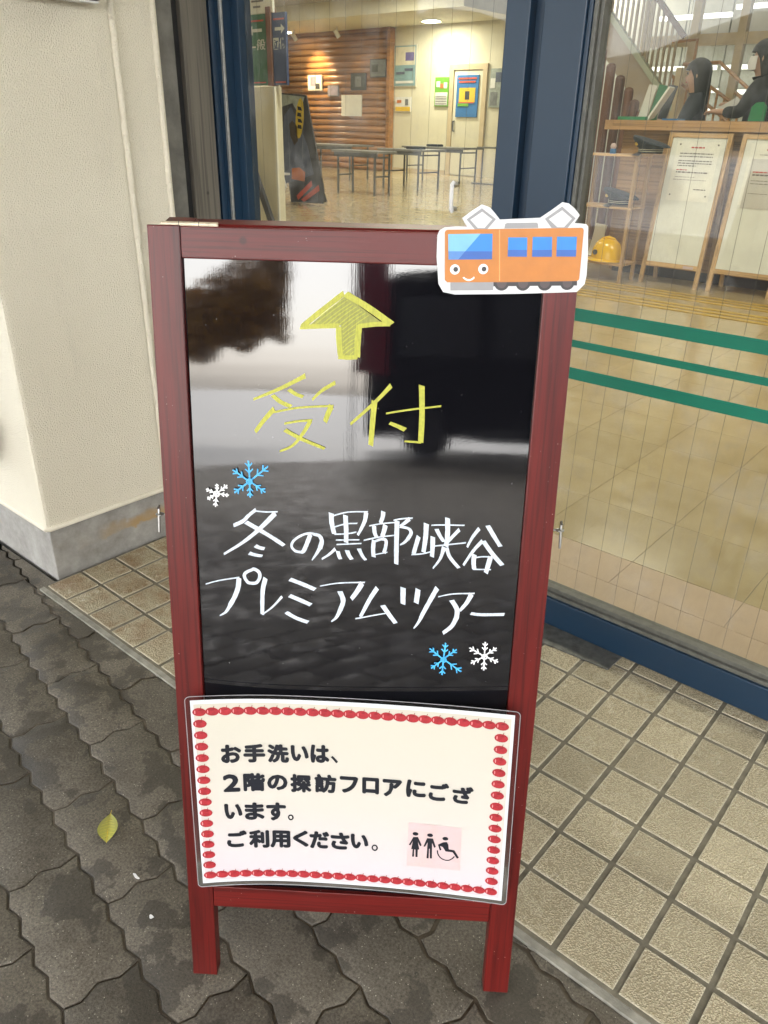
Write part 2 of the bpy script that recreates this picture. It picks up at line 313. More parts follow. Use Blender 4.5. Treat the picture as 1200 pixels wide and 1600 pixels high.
# ------------------------------------------------------------------ mesh builder
class MB:
    def __init__(s): s.v = []; s.f = []; s.uv = None
    def add(s, vs_, fs):
        k = len(s.v); s.v += [tuple(p) for p in vs_]; s.f += [tuple(i+k for i in f_) for f_ in fs]; return s
    def box(s, x0, x1, y0, y1, z0, z1, ch=0):
        if ch <= 0:
            return s.add([(x, y, z) for z in (z0, z1) for y in (y0, y1) for x in (x0, x1)], [(0,2,3,1), (4,5,7,6), (0,1,5,4), (2,6,7,3), (0,4,6,2), (1,3,7,5)])
        bm = bmesh.new(); bmesh.ops.create_cube(bm, size=1)
        for v_ in bm.verts: v_.co = Vector(((x0+x1)/2+v_.co.x*(x1-x0), (y0+y1)/2+v_.co.y*(y1-y0), (z0+z1)/2+v_.co.z*(z1-z0)))
        bmesh.ops.bevel(bm, geom=bm.edges[:], offset=ch, segments=2, affect='EDGES', profile=.6)
        return s.bm(bm)
    def bm(s, bm, mat=None):
        bm.verts.ensure_lookup_table()
        for i, v_ in enumerate(bm.verts): v_.index = i
        s.add([(mat @ v_.co) if mat else v_.co for v_ in bm.verts], [[v_.index for v_ in f_.verts] for f_ in bm.faces]); bm.free(); return s
    def obox(s, p0, p1, w, h, up=(0,0,1)):
        p0, p1 = Vector(p0), Vector(p1); d = (p1-p0).normalized(); a = d.cross(Vector(up))
        a = (Vector((1,0,0)) if a.length < 1e-5 else a).normalized(); b = a.cross(d)
        P = [p+sa*w/2*a+sb*h/2*b for p in (p0, p1) for sa, sb in ((-1,-1), (1,-1), (1,1), (-1,1))]
        return s.add(P, [(3,2,1,0), (4,5,6,7), (0,1,5,4), (1,2,6,5), (2,3,7,6), (3,0,4,7)])
    def prism(s, poly, a0, a1, fn=lambda x, y, z: (x, y, z)):
        n = len(poly)
        s.add([fn(x, y, a0) for x, y in poly]+[fn(x, y, a1) for x, y in poly], [tuple(range(n-1, -1, -1)), tuple(range(n, 2*n))]+[(i, (i+1) % n, n+(i+1) % n, n+i) for i in range(n)])
        return s
    def tube(s, path, r, n=8, cap=True):
        P = [Vector(p) for p in path]; k0 = len(s.v); rr = r if hasattr(r, '__len__') else [r]*len(P)
        pa = None
        for i, p in enumerate(P):
            d = (P[min(i+1, len(P)-1)]-P[max(i-1, 0)]).normalized()
            a = pa-d*pa.dot(d) if pa else d.cross(Vector((0,0,1)) if abs(d.z) < .9 else Vector((1,0,0)))
            a.normalize(); pa = a; b = d.cross(a)
            s.v += [tuple(p+rr[i]*(math.cos(2*math.pi*j/n)*a+math.sin(2*math.pi*j/n)*b)) for j in range(n)]
        for i in range(len(P)-1):
            for j in range(n): s.f.append((k0+i*n+j, k0+i*n+(j+1) % n, k0+(i+1)*n+(j+1) % n, k0+(i+1)*n+j))
        if cap: s.f.append(tuple(k0+j for j in range(n-1, -1, -1))); s.f.append(tuple(k0+(len(P)-1)*n+j for j in range(n)))
        return s
    def lathe(s, prof, n=24, c=(0,0,0), sx=1, sy=1, axis='z'):
        k0 = len(s.v)
        for r_, z_ in prof:
            for j in range(n):
                t_ = 2*math.pi*j/n; x, y = r_*math.cos(t_)*sx, r_*math.sin(t_)*sy
                p = (x, y, z_) if axis == 'z' else (x, z_, y) if axis == 'y' else (z_, x, y)
                s.v.append((p[0]+c[0], p[1]+c[1], p[2]+c[2]))
        for i in range(len(prof)-1):
            for j in range(n): s.f.append((k0+i*n+j, k0+i*n+(j+1) % n, k0+(i+1)*n+(j+1) % n, k0+(i+1)*n+j))
        s.f.append(tuple(k0+j for j in range(n-1, -1, -1))); s.f.append(tuple(k0+(len(prof)-1)*n+j for j in range(n)))
        return s
    def build(s, name, mat, parent=None, org=(0,0,0), smooth=False):
        me = bpy.data.meshes.new(name); o_ = Vector(org)
        if parent is not None and org == (0,0,0): o_ = Vector(parent.get('_org', (0,0,0)))
        me.from_pydata([tuple(Vector(p)-o_) for p in s.v], [], s.f); me.update()
        bm = bmesh.new(); bm.from_mesh(me); bmesh.ops.recalc_face_normals(bm, faces=bm.faces[:]); bm.to_mesh(me); bm.free()
        me.materials.append(mat if not isinstance(mat, str) else MT[mat])
        if smooth:
            for p in me.polygons: p.use_smooth = True
        ob = bpy.data.objects.new(name, me); COL.objects.link(ob)
        if parent is not None: ob.parent = parent
        elif org != (0,0,0): ob.location = org
        if parent is not None and '_org' in parent: ob['_org'] = parent['_org']
        return ob
def tag(o, label=None, cat=None, group=None, kind=None):
    for k, v in (('label', label), ('category', cat), ('group', group), ('kind', kind)):
        if v: o[k] = v
    return o
def thing(name, label, cat, loc=(0,0,0), group=None):
    o = bpy.data.objects.new(name, None); COL.objects.link(o); o.location = loc; o['_org'] = tuple(float(x) for x in loc)
    o.empty_display_size = .1
    return tag(o, label, cat, group)
def struct(name, mb, mat): o = mb.build(name, mat); o['kind'] = 'structure'; return o
def autosmooth(o, ang=40):
    me = o.data
    for p in me.polygons: p.use_smooth = True
    me.set_sharp_from_angle(angle=R(ang)); return o
def linkcopy(src, name, loc, parent):
    c = bpy.data.objects.new(name, src); c.location = loc; c.parent = parent; COL.objects.link(c); return c
build_materials()
MT['film_edge'] = plain('film_edge', (.30, .30, .31), .4, .1)
CAN_Y = -7.4
MT['iwall_pink'] = plain('pinkish_stair_side', (.42, .34, .26), .6, .08, 3, .1, 'World')

# ---- traced lettering (millimetres in board space) and sheet data
WHITE=[["冬",4.2,5.1,[[106.7,706.4],[97.4,698.2],[91.2,691.6],[79.6,685.5]]],["冬",1.8,1.8,[[106.7,704.6],[117.2,704.0],[132.3,704.7]]],["冬",6.7,2.9,[[129.6,703.0],[110.7,682.9],[90.4,665.1],[66.8,649.0]]],["冬",6.0,5.1,[[94.5,690.5],[110.7,681.3],[125.7,672.3],[139.3,663.2]]],["冬",5.4,4.5,[[104.9,661.4],[110.9,658.8],[116.0,658.2]]],["冬",5.1,3.6,[[97.4,651.7],[105.4,649.6],[113.3,648.8]]],["の",5.7,5.1,[[170.6,678.3],[167.5,669.3],[162.9,657.8],[159.9,655.7]]],["の",3.8,2.9,[[160.9,655.6],[153.0,656.6],[148.4,662.0],[150.0,668.5],[157.7,675.3],[166.8,679.2],[174.4,679.5]]],["の",3.8,6.4,[[174.4,678.9],[181.2,677.1],[184.2,670.8],[182.0,661.9]]],["の",5.4,1.2,[[182.0,661.9],[177.4,653.6],[172.5,646.0]]],["黒",6.3,5.7,[[195.1,705.7],[195.9,692.9],[198.9,680.0]]],["黒",1.8,1.8,[[197.7,702.7],[214.8,707.8],[237.9,709.2]]],["黒",6.0,3.0,[[236.0,708.7],[234.4,697.6],[230.1,687.2],[226.5,679.9]]],["黒",6.3,5.7,[[211.9,703.8],[212.8,687.2],[213.0,670.0]]],["黒",1.8,1.8,[[197.8,688.5],[212.0,693.2],[225.8,694.6]]],["黒",1.8,1.8,[[199.3,680.0],[213.7,681.2],[224.9,683.8]]],["黒",1.8,1.8,[[200.9,672.9],[228.6,674.4]]],["黒",1.8,1.8,[[201.7,667.3],[231.2,670.0]]],["黒",4.5,2.1,[[200.5,661.9],[192.7,654.3],[184.3,648.2]]],["黒",5.1,4.5,[[203.3,659.3],[204.9,653.2],[206.7,649.2]]],["黒",5.5,4.8,[[214.2,660.9],[216.7,654.5],[220.1,649.5]]],["黒",5.1,3.6,[[228.3,663.6],[232.2,655.2],[236.6,649.4]]],["部",5.7,5.1,[[255.8,710.3],[255.2,703.2],[252.7,695.6]]],["部",1.7,1.7,[[239.8,691.9],[254.0,695.3],[269.6,697.3]]],["部",5.4,4.5,[[245.3,692.6],[246.4,683.9],[248.4,678.9]]],["部",6.3,5.4,[[258.8,694.0],[257.2,686.0],[255.1,679.2]]],["部",1.8,1.8,[[233.7,673.8],[251.4,678.6],[270.8,681.8]]],["部",5.1,5.4,[[245.7,674.7],[245.0,663.1],[245.9,653.4]]],["部",3.0,5.1,[[246.2,672.8],[254.4,676.3],[259.8,674.9],[259.7,666.9],[257.9,659.1]]],["部",1.5,1.5,[[245.9,656.3],[262.1,660.3]]],["部",6.3,5.7,[[272.2,700.0],[272.3,673.9],[272.9,645.7]]],["部",2.1,2.1,[[268.0,700.3],[277.6,702.6],[290.2,703.9]]],["部",5.7,3.3,[[286.8,703.0],[280.8,697.3],[275.7,693.1]]],["部",3.0,5.1,[[275.7,692.8],[285.5,691.1],[289.0,685.8],[285.2,677.7]]],["部",4.5,1.8,[[285.2,677.7],[280.9,673.0],[276.5,670.4]]],["峡",5.7,5.1,[[298.1,681.4],[295.3,670.1],[292.7,658.7]]],["峡",6.9,5.4,[[306.4,697.6],[306.1,680.2],[304.4,661.7]]],["峡",6.0,5.4,[[314.6,681.8],[314.9,669.4],[314.7,656.5]]],["峡",1.8,1.8,[[290.5,658.3],[303.2,660.0],[312.9,662.9]]],["峡",1.8,1.8,[[312.2,695.8],[322.5,696.7],[350.7,697.4]]],["峡",6.6,5.7,[[330.5,705.6],[331.5,687.6],[330.6,670.1]]],["峡",5.1,4.2,[[318.3,691.8],[322.4,684.0],[327.7,676.3]]],["峡",4.8,3.9,[[345.1,692.1],[338.8,684.7],[332.5,676.5]]],["峡",1.8,1.8,[[314.1,670.1],[332.7,673.0],[353.5,676.2]]],["峡",5.7,1.8,[[328.1,669.9],[324.6,655.3],[316.4,642.3]]],["峡",5.1,4.2,[[331.1,669.3],[335.8,657.4],[347.1,644.2]]],["谷",5.1,2.7,[[368.0,694.2],[360.5,682.5],[355.3,670.3]]],["谷",5.6,5.1,[[377.4,698.2],[385.7,685.2],[394.0,672.9]]],["谷",5.1,3.0,[[372.7,679.1],[363.0,666.7],[352.1,647.6]]],["谷",5.7,5.4,[[373.4,679.1],[385.7,662.9],[397.9,649.7]]],["谷",6.3,5.4,[[364.4,661.9],[363.9,652.2],[365.3,642.9]]],["谷",1.8,1.8,[[362.9,657.0],[372.5,659.4],[386.0,659.7]]],["谷",6.6,5.7,[[383.3,659.6],[381.0,648.1],[379.1,639.1]]],["谷",1.8,1.8,[[363.7,643.3],[384.8,643.8]]],["プ",1.3,1.9,[[43.2,609.2],[59.3,614.4],[84.5,619.8]]],["プ",6.6,6.0,[[84.1,619.4],[82.5,606.3],[77.4,592.6],[71.5,582.1]]],["プ",5.4,1.5,[[72.3,583.0],[66.5,573.3],[58.8,568.1]]],["プ",4.2,4.5,[[100.3,630.4],[93.2,626.8],[90.7,621.7],[94.4,614.4],[99.0,612.9],[105.3,614.1],[109.3,620.9],[108.7,627.5],[103.4,631.4],[100.3,630.8]]],["レ",6.4,5.1,[[116.3,620.4],[112.5,602.7],[111.4,572.0]]],["レ",1.3,3.5,[[111.4,572.0],[124.2,582.9],[136.1,597.1]]],["ミ",5.8,5.5,[[145.7,620.1],[161.9,614.2],[176.2,608.2]]],["ミ",5.8,5.4,[[145.1,598.8],[158.7,593.1],[171.2,587.7]]],["ミ",5.4,5.1,[[140.6,576.5],[153.9,569.0],[167.7,564.5]]],["ア",1.2,2.1,[[182.1,613.0],[205.2,617.9],[236.0,620.2]]],["ア",7.4,5.4,[[232.9,619.2],[226.9,608.1],[220.1,597.7]]],["ア",6.6,6.0,[[206.1,607.4],[210.4,595.5],[207.1,583.5]]],["ア",6.4,1.6,[[207.8,585.3],[202.5,573.1],[196.0,566.7]]],["ム",6.6,4.5,[[251.2,613.9],[242.6,598.8],[231.4,574.5]]],["ム",1.8,1.8,[[229.1,572.7],[244.6,576.8],[262.4,581.1]]],["ム",6.3,5.4,[[258.2,591.4],[266.3,579.6],[274.7,568.4]]],["ム",1.8,1.8,[[225.6,572.2],[232.2,573.8]]],["ツ",6.9,6.6,[[282.1,615.7],[282.6,593.9]]],["ツ",7.0,6.4,[[300.1,614.5],[298.5,596.1]]],["ツ",6.6,5.4,[[322.9,617.3],[315.0,600.5],[306.5,581.6]]],["ツ",5.8,1.6,[[306.5,581.6],[302.3,571.1],[296.8,562.6]]],["ア",1.2,2.1,[[324.7,605.7],[342.1,610.2],[367.6,612.1]]],["ア",6.9,3.9,[[364.2,611.2],[358.8,599.3],[351.3,588.8]]],["ア",6.3,6.3,[[340.7,602.1],[347.8,590.3],[347.7,578.5]]],["ア",6.7,4.8,[[348.0,580.2],[342.8,568.0],[332.5,558.1]]],["ー",4.2,4.2,[[364.7,585.8],[377.4,584.7],[404.9,586.4]]]]
YELLOW=[["受",5.7,2.7,[[165.5,863.8],[137.8,849.1],[106.9,835.6]]],["受",4.9,4.2,[[146.9,848.1],[154.9,843.0],[162.9,840.4]]],["受",5.3,4.9,[[128.5,841.1],[137.6,833.8],[149.4,829.0]]],["受",4.9,2.7,[[198.7,857.4],[183.5,847.8],[173.1,837.5]]],["受",6.0,4.4,[[130.2,825.9],[117.9,811.9],[108.3,798.8]]],["受",2.4,2.4,[[129.7,822.0],[158.6,828.2],[197.0,831.5]]],["受",6.8,5.6,[[194.7,831.4],[190.3,821.2],[187.5,813.0]]],["受",2.4,2.8,[[141.5,809.4],[156.6,812.7],[173.0,814.4]]],["受",5.3,2.3,[[171.1,813.8],[162.3,798.8],[150.6,784.6],[135.8,777.3]]],["受",5.3,3.8,[[142.0,802.4],[160.4,792.9],[187.2,782.4]]],["付",5.7,3.0,[[260.7,856.4],[244.5,838.5],[216.0,811.3]]],["付",7.2,6.1,[[242.6,838.4],[240.9,813.4],[239.5,787.9]]],["付",2.3,2.3,[[255.9,825.1],[282.8,830.3],[316.7,835.3]]],["付",7.2,6.5,[[294.2,857.6],[295.9,825.0],[295.7,793.9]]],["付",2.4,2.8,[[277.4,794.3],[296.6,793.6]]],["付",4.2,5.7,[[260.0,814.5],[268.2,811.5],[277.9,807.4]]]]
ARROW=[["arrow",5.4,5.4,[[207.1,952.5],[187.0,936.9],[162.0,916.4]]],["arrow",4.7,4.7,[[160.1,916.2],[179.7,917.5],[202.8,918.9]]],["arrow",5.7,5.7,[[201.9,918.2],[202.4,902.3],[204.5,885.5]]],["arrow",4.7,4.7,[[202.2,885.8],[213.5,885.2],[223.2,886.4]]],["arrow",6.1,6.1,[[222.4,886.4],[222.9,902.9],[224.1,919.6]]],["arrow",4.7,4.7,[[222.6,918.8],[240.7,921.5],[258.2,922.4]]],["arrow",6.5,6.5,[[259.1,922.1],[232.9,939.1],[208.9,952.2]]]]
AFILL=[[208.6,949.9],[249.9,922.7],[222.6,919.9],[221.9,887.3],[205.6,886.8],[203.8,919.3],[169.4,917.9]]
SNOW=[["blue",[[100.4,740.7],[99.4,764.7],[122.0,759.1],[118.4,728.0],[100.7,721.4],[82.4,726.5],[81.5,754.1]]],["white",[[61.7,724.5],[61.8,735.7],[74.1,734.7],[75.5,722.7],[59.2,708.4],[50.5,717.4],[49.5,729.8]]],["blue",[[335.0,523.3],[336.6,544.9],[350.5,536.9],[357.7,506.8],[334.2,501.5],[320.3,510.2],[317.3,537.7]]],["white",[[384.8,530.0],[384.7,548.6],[398.9,541.5],[401.8,522.4],[385.0,510.6],[368.7,519.8],[365.8,541.2]]]]
TRAIN={"card":[[303.8,1013.3],[305.8,1018.2],[310.8,1021.1],[322.5,1022.3],[333.9,1022.3],[331.1,1026.1],[328.2,1030.5],[337.7,1037.6],[347.5,1043.9],[355.7,1041.4],[361.1,1036.1],[366.7,1030.0],[386.3,1031.3],[407.3,1032.7],[417.5,1039.7],[428.3,1047.9],[434.9,1046.9],[441.1,1042.5],[447.1,1036.1],[442.5,1028.5],[454.2,1027.8],[456.6,1025.4],[459.0,1000.5],[460.0,977.9],[458.9,969.3],[451.6,961.2],[417.5,959.2],[387.7,957.5],[324.7,955.1],[312.5,957.2],[307.3,965.1],[304.0,992.2]],"body":[[311.3,1016.2],[312.0,1017.9],[313.8,1018.8],[382.7,1021.6],[449.5,1024.1],[451.5,1023.6],[452.4,1021.8],[452.6,997.5],[452.7,974.9],[452.2,973.1],[450.5,972.2],[386.8,969.4],[316.5,967.1],[313.7,969.3]],"front":[[314.8,1014.6],[360.1,1016.1],[361.3,991.3],[316.4,989.7]],"frontband":[[315.8,997.9],[361.0,999.0],[361.3,991.3],[316.4,989.7]],"shine":[[314.8,1014.6],[347.9,1015.8],[333.2,998.3],[315.8,997.9]],"shine2":[[315.8,997.9],[333.2,998.3],[326.5,990.2],[316.4,989.7]],"w1":[[376.4,1013.0],[395.8,1013.5],[396.9,994.6],[377.3,994.3]],"w1b":[[377.1,1000.9],[396.5,1001.4],[396.9,994.6],[377.3,994.3]],"w2":[[401.3,1014.1],[421.0,1014.6],[422.4,995.3],[402.2,994.8]],"w2b":[[401.9,1001.5],[422.0,1002.0],[422.4,995.3],[402.2,994.8]],"w3":[[426.0,1015.0],[446.1,1015.3],[446.9,996.1],[427.0,995.7]],"w3b":[[426.7,1002.2],[446.8,1002.7],[446.9,996.1],[427.0,995.7]],"roof":[[371.9,1021.5],[372.4,1025.8],[374.2,1026.8],[404.1,1027.9],[405.6,1026.9],[406.4,1022.9]],"pan1":[[347.7,1040.3],[362.7,1030.2],[354.6,1020.4],[341.7,1020.0],[332.9,1029.2]],"pan1i":[[348.3,1037.0],[359.0,1029.9],[351.6,1021.4],[344.9,1021.2],[336.5,1029.0]],"pan2":[[428.4,1043.8],[443.1,1033.0],[435.8,1023.5],[419.8,1023.1],[412.1,1031.8]],"pan2i":[[428.8,1040.3],[439.4,1032.6],[432.1,1024.2],[425.5,1024.1],[416.1,1031.5]],"skirt":[[319.5,967.4],[364.4,969.1],[364.7,960.6],[320.0,959.0]],"bar":[[364.4,969.5],[450.7,972.7],[451.2,967.7],[364.7,964.5]],"eyes":[[[323.6,980.2],[328.7,980.3]],[[352.9,981.4],[358.0,981.5]]],"pup":[[[324.4,980.3],[326.9,980.4]],[[353.7,981.4],[356.2,981.5]]],"smile":[[332.7,972.7],[335.1,970.9],[338.4,970.0],[341.8,970.9],[344.2,973.0]],"wheels":[[[373.1,968.1],[380.9,968.3]],[[395.3,968.7],[403.1,968.9]],[[417.8,969.3],[425.5,969.5]],[[441.0,970.2],[448.4,970.5]]],"seam":[[367.0,1020.1],[370.6,970.0]]}
SIGN=[0.02082,0.17438,0.01391,0.41326,0.2923,0.01196,0.006,0.01809,0.3088]
CHARS=[["お",0.0978,0.6661,0.1573,0.7556],["手",0.1662,0.6673,0.231,0.757],["洗",0.2399,0.6673,0.3044,0.7571],["い",0.3133,0.6788,0.3654,0.7552],["は",0.3744,0.6747,0.43,0.7628],["、",0.4361,0.6757,0.4585,0.7125],["２",0.0995,0.5162,0.1483,0.6036],["階",0.1618,0.5171,0.2274,0.6077],["の",0.2364,0.5244,0.2972,0.6],["探",0.309,0.5168,0.3727,0.6075],["訪",0.3854,0.5202,0.4517,0.6137],["フ",0.4653,0.5275,0.5196,0.6088],["ロ",0.5359,0.5306,0.5846,0.6102],["ア",0.5991,0.5241,0.6565,0.6095],["に",0.6726,0.53,0.7305,0.6165],["ご",0.7424,0.523,0.8015,0.6122],["ざ",0.8152,0.5208,0.8764,0.6067],["い",0.0988,0.3713,0.151,0.4487],["ま",0.1618,0.3643,0.221,0.4528],["す",0.2301,0.3605,0.2898,0.4538],["。",0.2967,0.363,0.3152,0.3943],["ご",0.101,0.2159,0.1621,0.3033],["利",0.1712,0.2105,0.2331,0.3045],["用",0.2387,0.2119,0.3011,0.3028],["く",0.3133,0.2229,0.3601,0.3073],["だ",0.3665,0.217,0.4272,0.3077],["さ",0.4346,0.2191,0.4924,0.3081],["い",0.4998,0.2313,0.5527,0.3058],["。",0.5649,0.2218,0.5853,0.2583]]
PICTO={"woman":[[[0.6975,0.3173],[0.7123,0.3197],[0.725,0.2771],[0.72,0.2698],[0.7121,0.2941],[0.7181,0.2521],[0.7129,0.2512],[0.7129,0.2105],[0.7065,0.2094],[0.7054,0.25],[0.7017,0.2494],[0.7016,0.2105],[0.6956,0.2095],[0.6968,0.2511],[0.6919,0.2503],[0.6964,0.2948],[0.6893,0.2712],[0.6841,0.2723]]],"man":[[[0.7413,0.3182],[0.7598,0.3194],[0.7697,0.2752],[0.7646,0.2692],[0.7574,0.2954],[0.7586,0.2101],[0.7522,0.2089],[0.7507,0.2622],[0.7485,0.2618],[0.7481,0.2088],[0.7418,0.2083],[0.7432,0.2962],[0.7356,0.2705],[0.7304,0.2715]]],"chair":[[[0.776,0.2892],[0.7923,0.3049],[0.8033,0.3082],[0.8084,0.2951],[0.8106,0.27],[0.8283,0.2683],[0.8434,0.2314],[0.8378,0.2238],[0.8231,0.2564],[0.8009,0.2566],[0.7911,0.2791],[0.7829,0.2827],[0.7878,0.2625],[0.7827,0.2584]]]}
HEADS=[[0.7042,0.3355],[0.7502,0.3356],[0.7984,0.3251]]
ARC=[[0.7749,0.2582],[0.7773,0.238],[0.7852,0.2201],[0.7985,0.2097],[0.8114,0.2103],[0.8223,0.2208],[0.8293,0.2351]]
ICON=[[0.6814,0.3939],[0.8474,0.3897],[0.8494,0.1581],[0.6795,0.1559]]

# ================================================================== SETTING
ZP = -0.008          # paver top
# ---- outer ground sheet
struct('ground', MB().box(-400, 400, -400, -8.2, -.25, -.012), 'plaza')
struct('pavement_bed', MB().box(-6, 11, -8.2, -.716, -.25, -.0112), 'joint')
# ---- interlocking wave pavers
A0 = R(-8.9); E1 = Vector((math.cos(A0), math.sin(A0))); E2 = Vector((math.sin(A0), -math.cos(A0)))
PL, PW = .237, .1125; ORG = Vector((-.351, -.987))
def fz(k): return .0048*(1 if k % 2 else -1)
def paver_outline(g):
    L, W = PL, PW; pts = []
    for k in range(0, 8): pts.append((L*k/8, fz(k)+0.0))
    for k in range(0, 4): pts.append((L+(.006*(1 if k % 2 else -1)+.0 if k else 0), W*k/4+(fz(0) if k == 0 else 0)))
    for k in range(8, 0, -1): pts.append((L*k/8, W+fz(k)))
    for k in range(4, 0, -1): pts.append(((.006*(1 if k % 2 else -1) if k < 4 else 0), W*k/4+(fz(0) if k == 4 else 0)))
    return pts
def inset(pts, d):
    n = len(pts); out = []
    ar = sum(pts[i][0]*pts[(i+1) % n][1]-pts[(i+1) % n][0]*pts[i][1] for i in range(n))
    sgn = 1 if ar > 0 else -1
    for i in range(n):
        p0, p1, p2 = Vector(pts[i-1]), Vector(pts[i]), Vector(pts[(i+1) % n])
        a = (p1-p0).normalized(); b = (p2-p1).normalized()
        na = Vector((-a.y, a.x))*sgn; nb2 = Vector((-b.y, b.x))*sgn; m_ = (na+nb2)
        m_ = m_.normalized() if m_.length > 1e-6 else na
        out.append(p1+m_*d/max(.5, m_.dot(na)))
    return out
PO = paver_outline(0)
rings = [(inset(PO, .0018), -.030), (inset(PO, .0018), -.0022), (inset(PO, .0024), -.0008), (inset(PO, .0042), 0)]
def paver_add(mb, T=lambda p: (p[0], -p[1])):
    n = len(PO); k0 = len(mb.v)
    for ring, z in rings:
        for p in ring: q = T(p); mb.v.append((q[0], q[1], z if len(q) < 3 else z+q[2]))
    for i in range(len(rings)-1):
        for j in range(n): mb.f.append((k0+i*n+j, k0+i*n+(j+1) % n, k0+(i+1)*n+(j+1) % n, k0+(i+1)*n+j))
    mb.f.append(tuple(k0+(len(rings)-1)*n+j for j in range(n)))
bedmesh = MB(); paver_add(bedmesh); pv0 = bedmesh.build('paver', 'paver'); autosmooth(pv0, 50)
pavement = MB().box(-1.303, 2.2, -.7155, -.703, -.14, -.0035).build('pavement', 'mortar'); pavement['kind'] = 'structure'
rest = MB(); cand = []
for r_ in range(-8, 72):
    for c_ in range(-40, 50):
        s0 = c_*PL+(PL/2 if r_ % 2 else 0); t0 = r_*PW
        cen = ORG+E1*(s0+PL/2)+E2*(t0+PW/2)
        if cen.x < -5 or cen.x > 9 or cen.y < -8.1: continue
        cand.append((s0, t0, cen, r_, c_))
EDGE = -.7165
used = 0
near = sorted([q for q in cand if q[2].y < EDGE-.02 and -2.6 < q[2].x < 1.7 and q[2].y > -2.3], key=lambda q: (q[2].x+.25)**2*.6+(q[2].y+1.15)**2)
nearkeys = {(q[3], q[4]) for q in near[:285]}
def lat(s_, t_): return ORG+E1*s_+E2*t_
def half_clip(poly, ymax):
    out = []; n = len(poly)
    for i in range(n):
        a, b = poly[i], poly[(i+1) % n]
        ia, ib = a[1] <= ymax, b[1] <= ymax
        if ia: out.append(a)
        if ia != ib:
            k = (ymax-a[1])/(b[1]-a[1]); out.append((a[0]+(b[0]-a[0])*k, ymax))
    return out
first = True
for s0, t0, cen, r_, c_ in cand:
    wp = [lat(s0+p[0], t0+p[1]) for p in PO]; ymx = max(p.y for p in wp); ymn = min(p.y for p in wp)
    EDGE = -.7165 if cen.x > -1.32 else -.668
    if ymn > EDGE: continue
    if ymx > EDGE:       # cut paver against the kerb
        top = half_clip([tuple(lat(s0+p[0], t0+p[1])) for p in rings[3][0]], EDGE)
        if len(top) < 3: continue
        o_ = lat(s0, t0)
        mb = MB(); mb.prism([(p[0]-o_.x, p[1]-o_.y) for p in top], -.03, 0)
        if (-2.6 < cen.x < 1.7):
            ob = mb.build('paver', 'paver', pavement); ob.location = (o_.x, o_.y, ZP+random.uniform(-.0015, .0005))
        continue
    dz = random.uniform(-.0016, .0010)
    if (r_, c_) in nearkeys:
        o_ = lat(s0, t0)
        ob = pv0 if first else linkcopy(pv0.data, 'paver', (0, 0, 0), None)
        first = False; ob.parent = pavement; ob.location = (o_.x, o_.y, ZP+dz)
        ob.rotation_euler.z = A0
        ob.rotation_euler.x += random.uniform(-.004, .004)
    else:
        paver_add(rest, lambda p, s0=s0, t0=t0, dz=dz: (*lat(s0+p[0], t0+p[1]), ZP+dz))
rs = rest.build('distant_paving_blocks', 'paver', pavement); rs['kind'] = 'stuff'
# ---- porch floor of mottled tiles, 10 cm grid
porch = struct('porch_floor', MB().box(-1.302, 2.2, -.703, .32, -.14, -.0022), 'grout')
tmb = MB(); g_ = .0045
tmb.box(g_, .1-g_, g_, .1-g_, -.02, 0, .0012); t0_ = tmb.build('tile', 'tile', porch)
tm = t0_.data; firstt = True
for c_ in range(-13, 16):
    for r_ in range(0, 7):
        x, y = c_*.1, -.1-r_*.1
        ob = t0_ if firstt else linkcopy(tm, 'tile', (0, 0, 0), porch); firstt = False
        ob.location = (x+random.uniform(-.0006, .0006), y+random.uniform(-.0006, .0006), random.uniform(-.0007, .0004))
        ob.rotation_euler = (random.uniform(-.004, .004), random.uniform(-.004, .004), random.uniform(-.004, .004))
hm = MB().box(g_, .1-g_, g_, .052, -.02, 0, .0012).build('tile', 'tile', porch); hm.location = (-1.3, 0, 0)
for c_ in range(-12, 16): linkcopy(hm.data, 'tile', (c_*.1, 0, random.uniform(-.0006, 0)), porch)
# small steel pivot plate lying on the tiles under the leaf
pl = MB().prism([(-.262, -.046), (-.039, -.031), (-.035, .042), (-.262, .042)], .0008, .0042).build('floor_pivot_plate', 'plate')
tag(pl, 'dark worn steel plate on the tiles under the blue door corner', 'floor plate')

# ---- plastered wall at the left
wall = struct('plaster_wall', MB().box(-5, -1.31, -.664, -.302, .146, 3.0, .010), 'plaster')
b2 = MB().box(-5, -1.3135, -.2925, -.192, .146, 3.0).build('wall_reveal', 'plaster', wall)
bd = MB(); zs = [.146+i*.03 for i in range(96)]
bd.tube([(-1.312+random.uniform(-.0006, .0006), -.297+random.uniform(-.0008, .0008), z) for z in zs], [.0085+random.uniform(-.0006, .0006) for z in zs], 10); autosmooth(bd.build('plaster_bead', 'plaster', wall))
bd = MB(); bd.tube([(-1.3125, -.188, z) for z in zs], .0075, 10); autosmooth(bd.build('plaster_bead', 'plaster', wall))
lip = MB().tube([(-5, -.661, .146), (-1.316, -.661, .146), (-1.3125, -.655, .146), (-1.3125, -.19, .143)], .0085, 10); autosmooth(lip.build('plaster_lip', 'plaster', wall))
MB().box(-5, -1.318, -.6555, -.19, -.1, .1455, .004).build('concrete_base', 'base', wall)
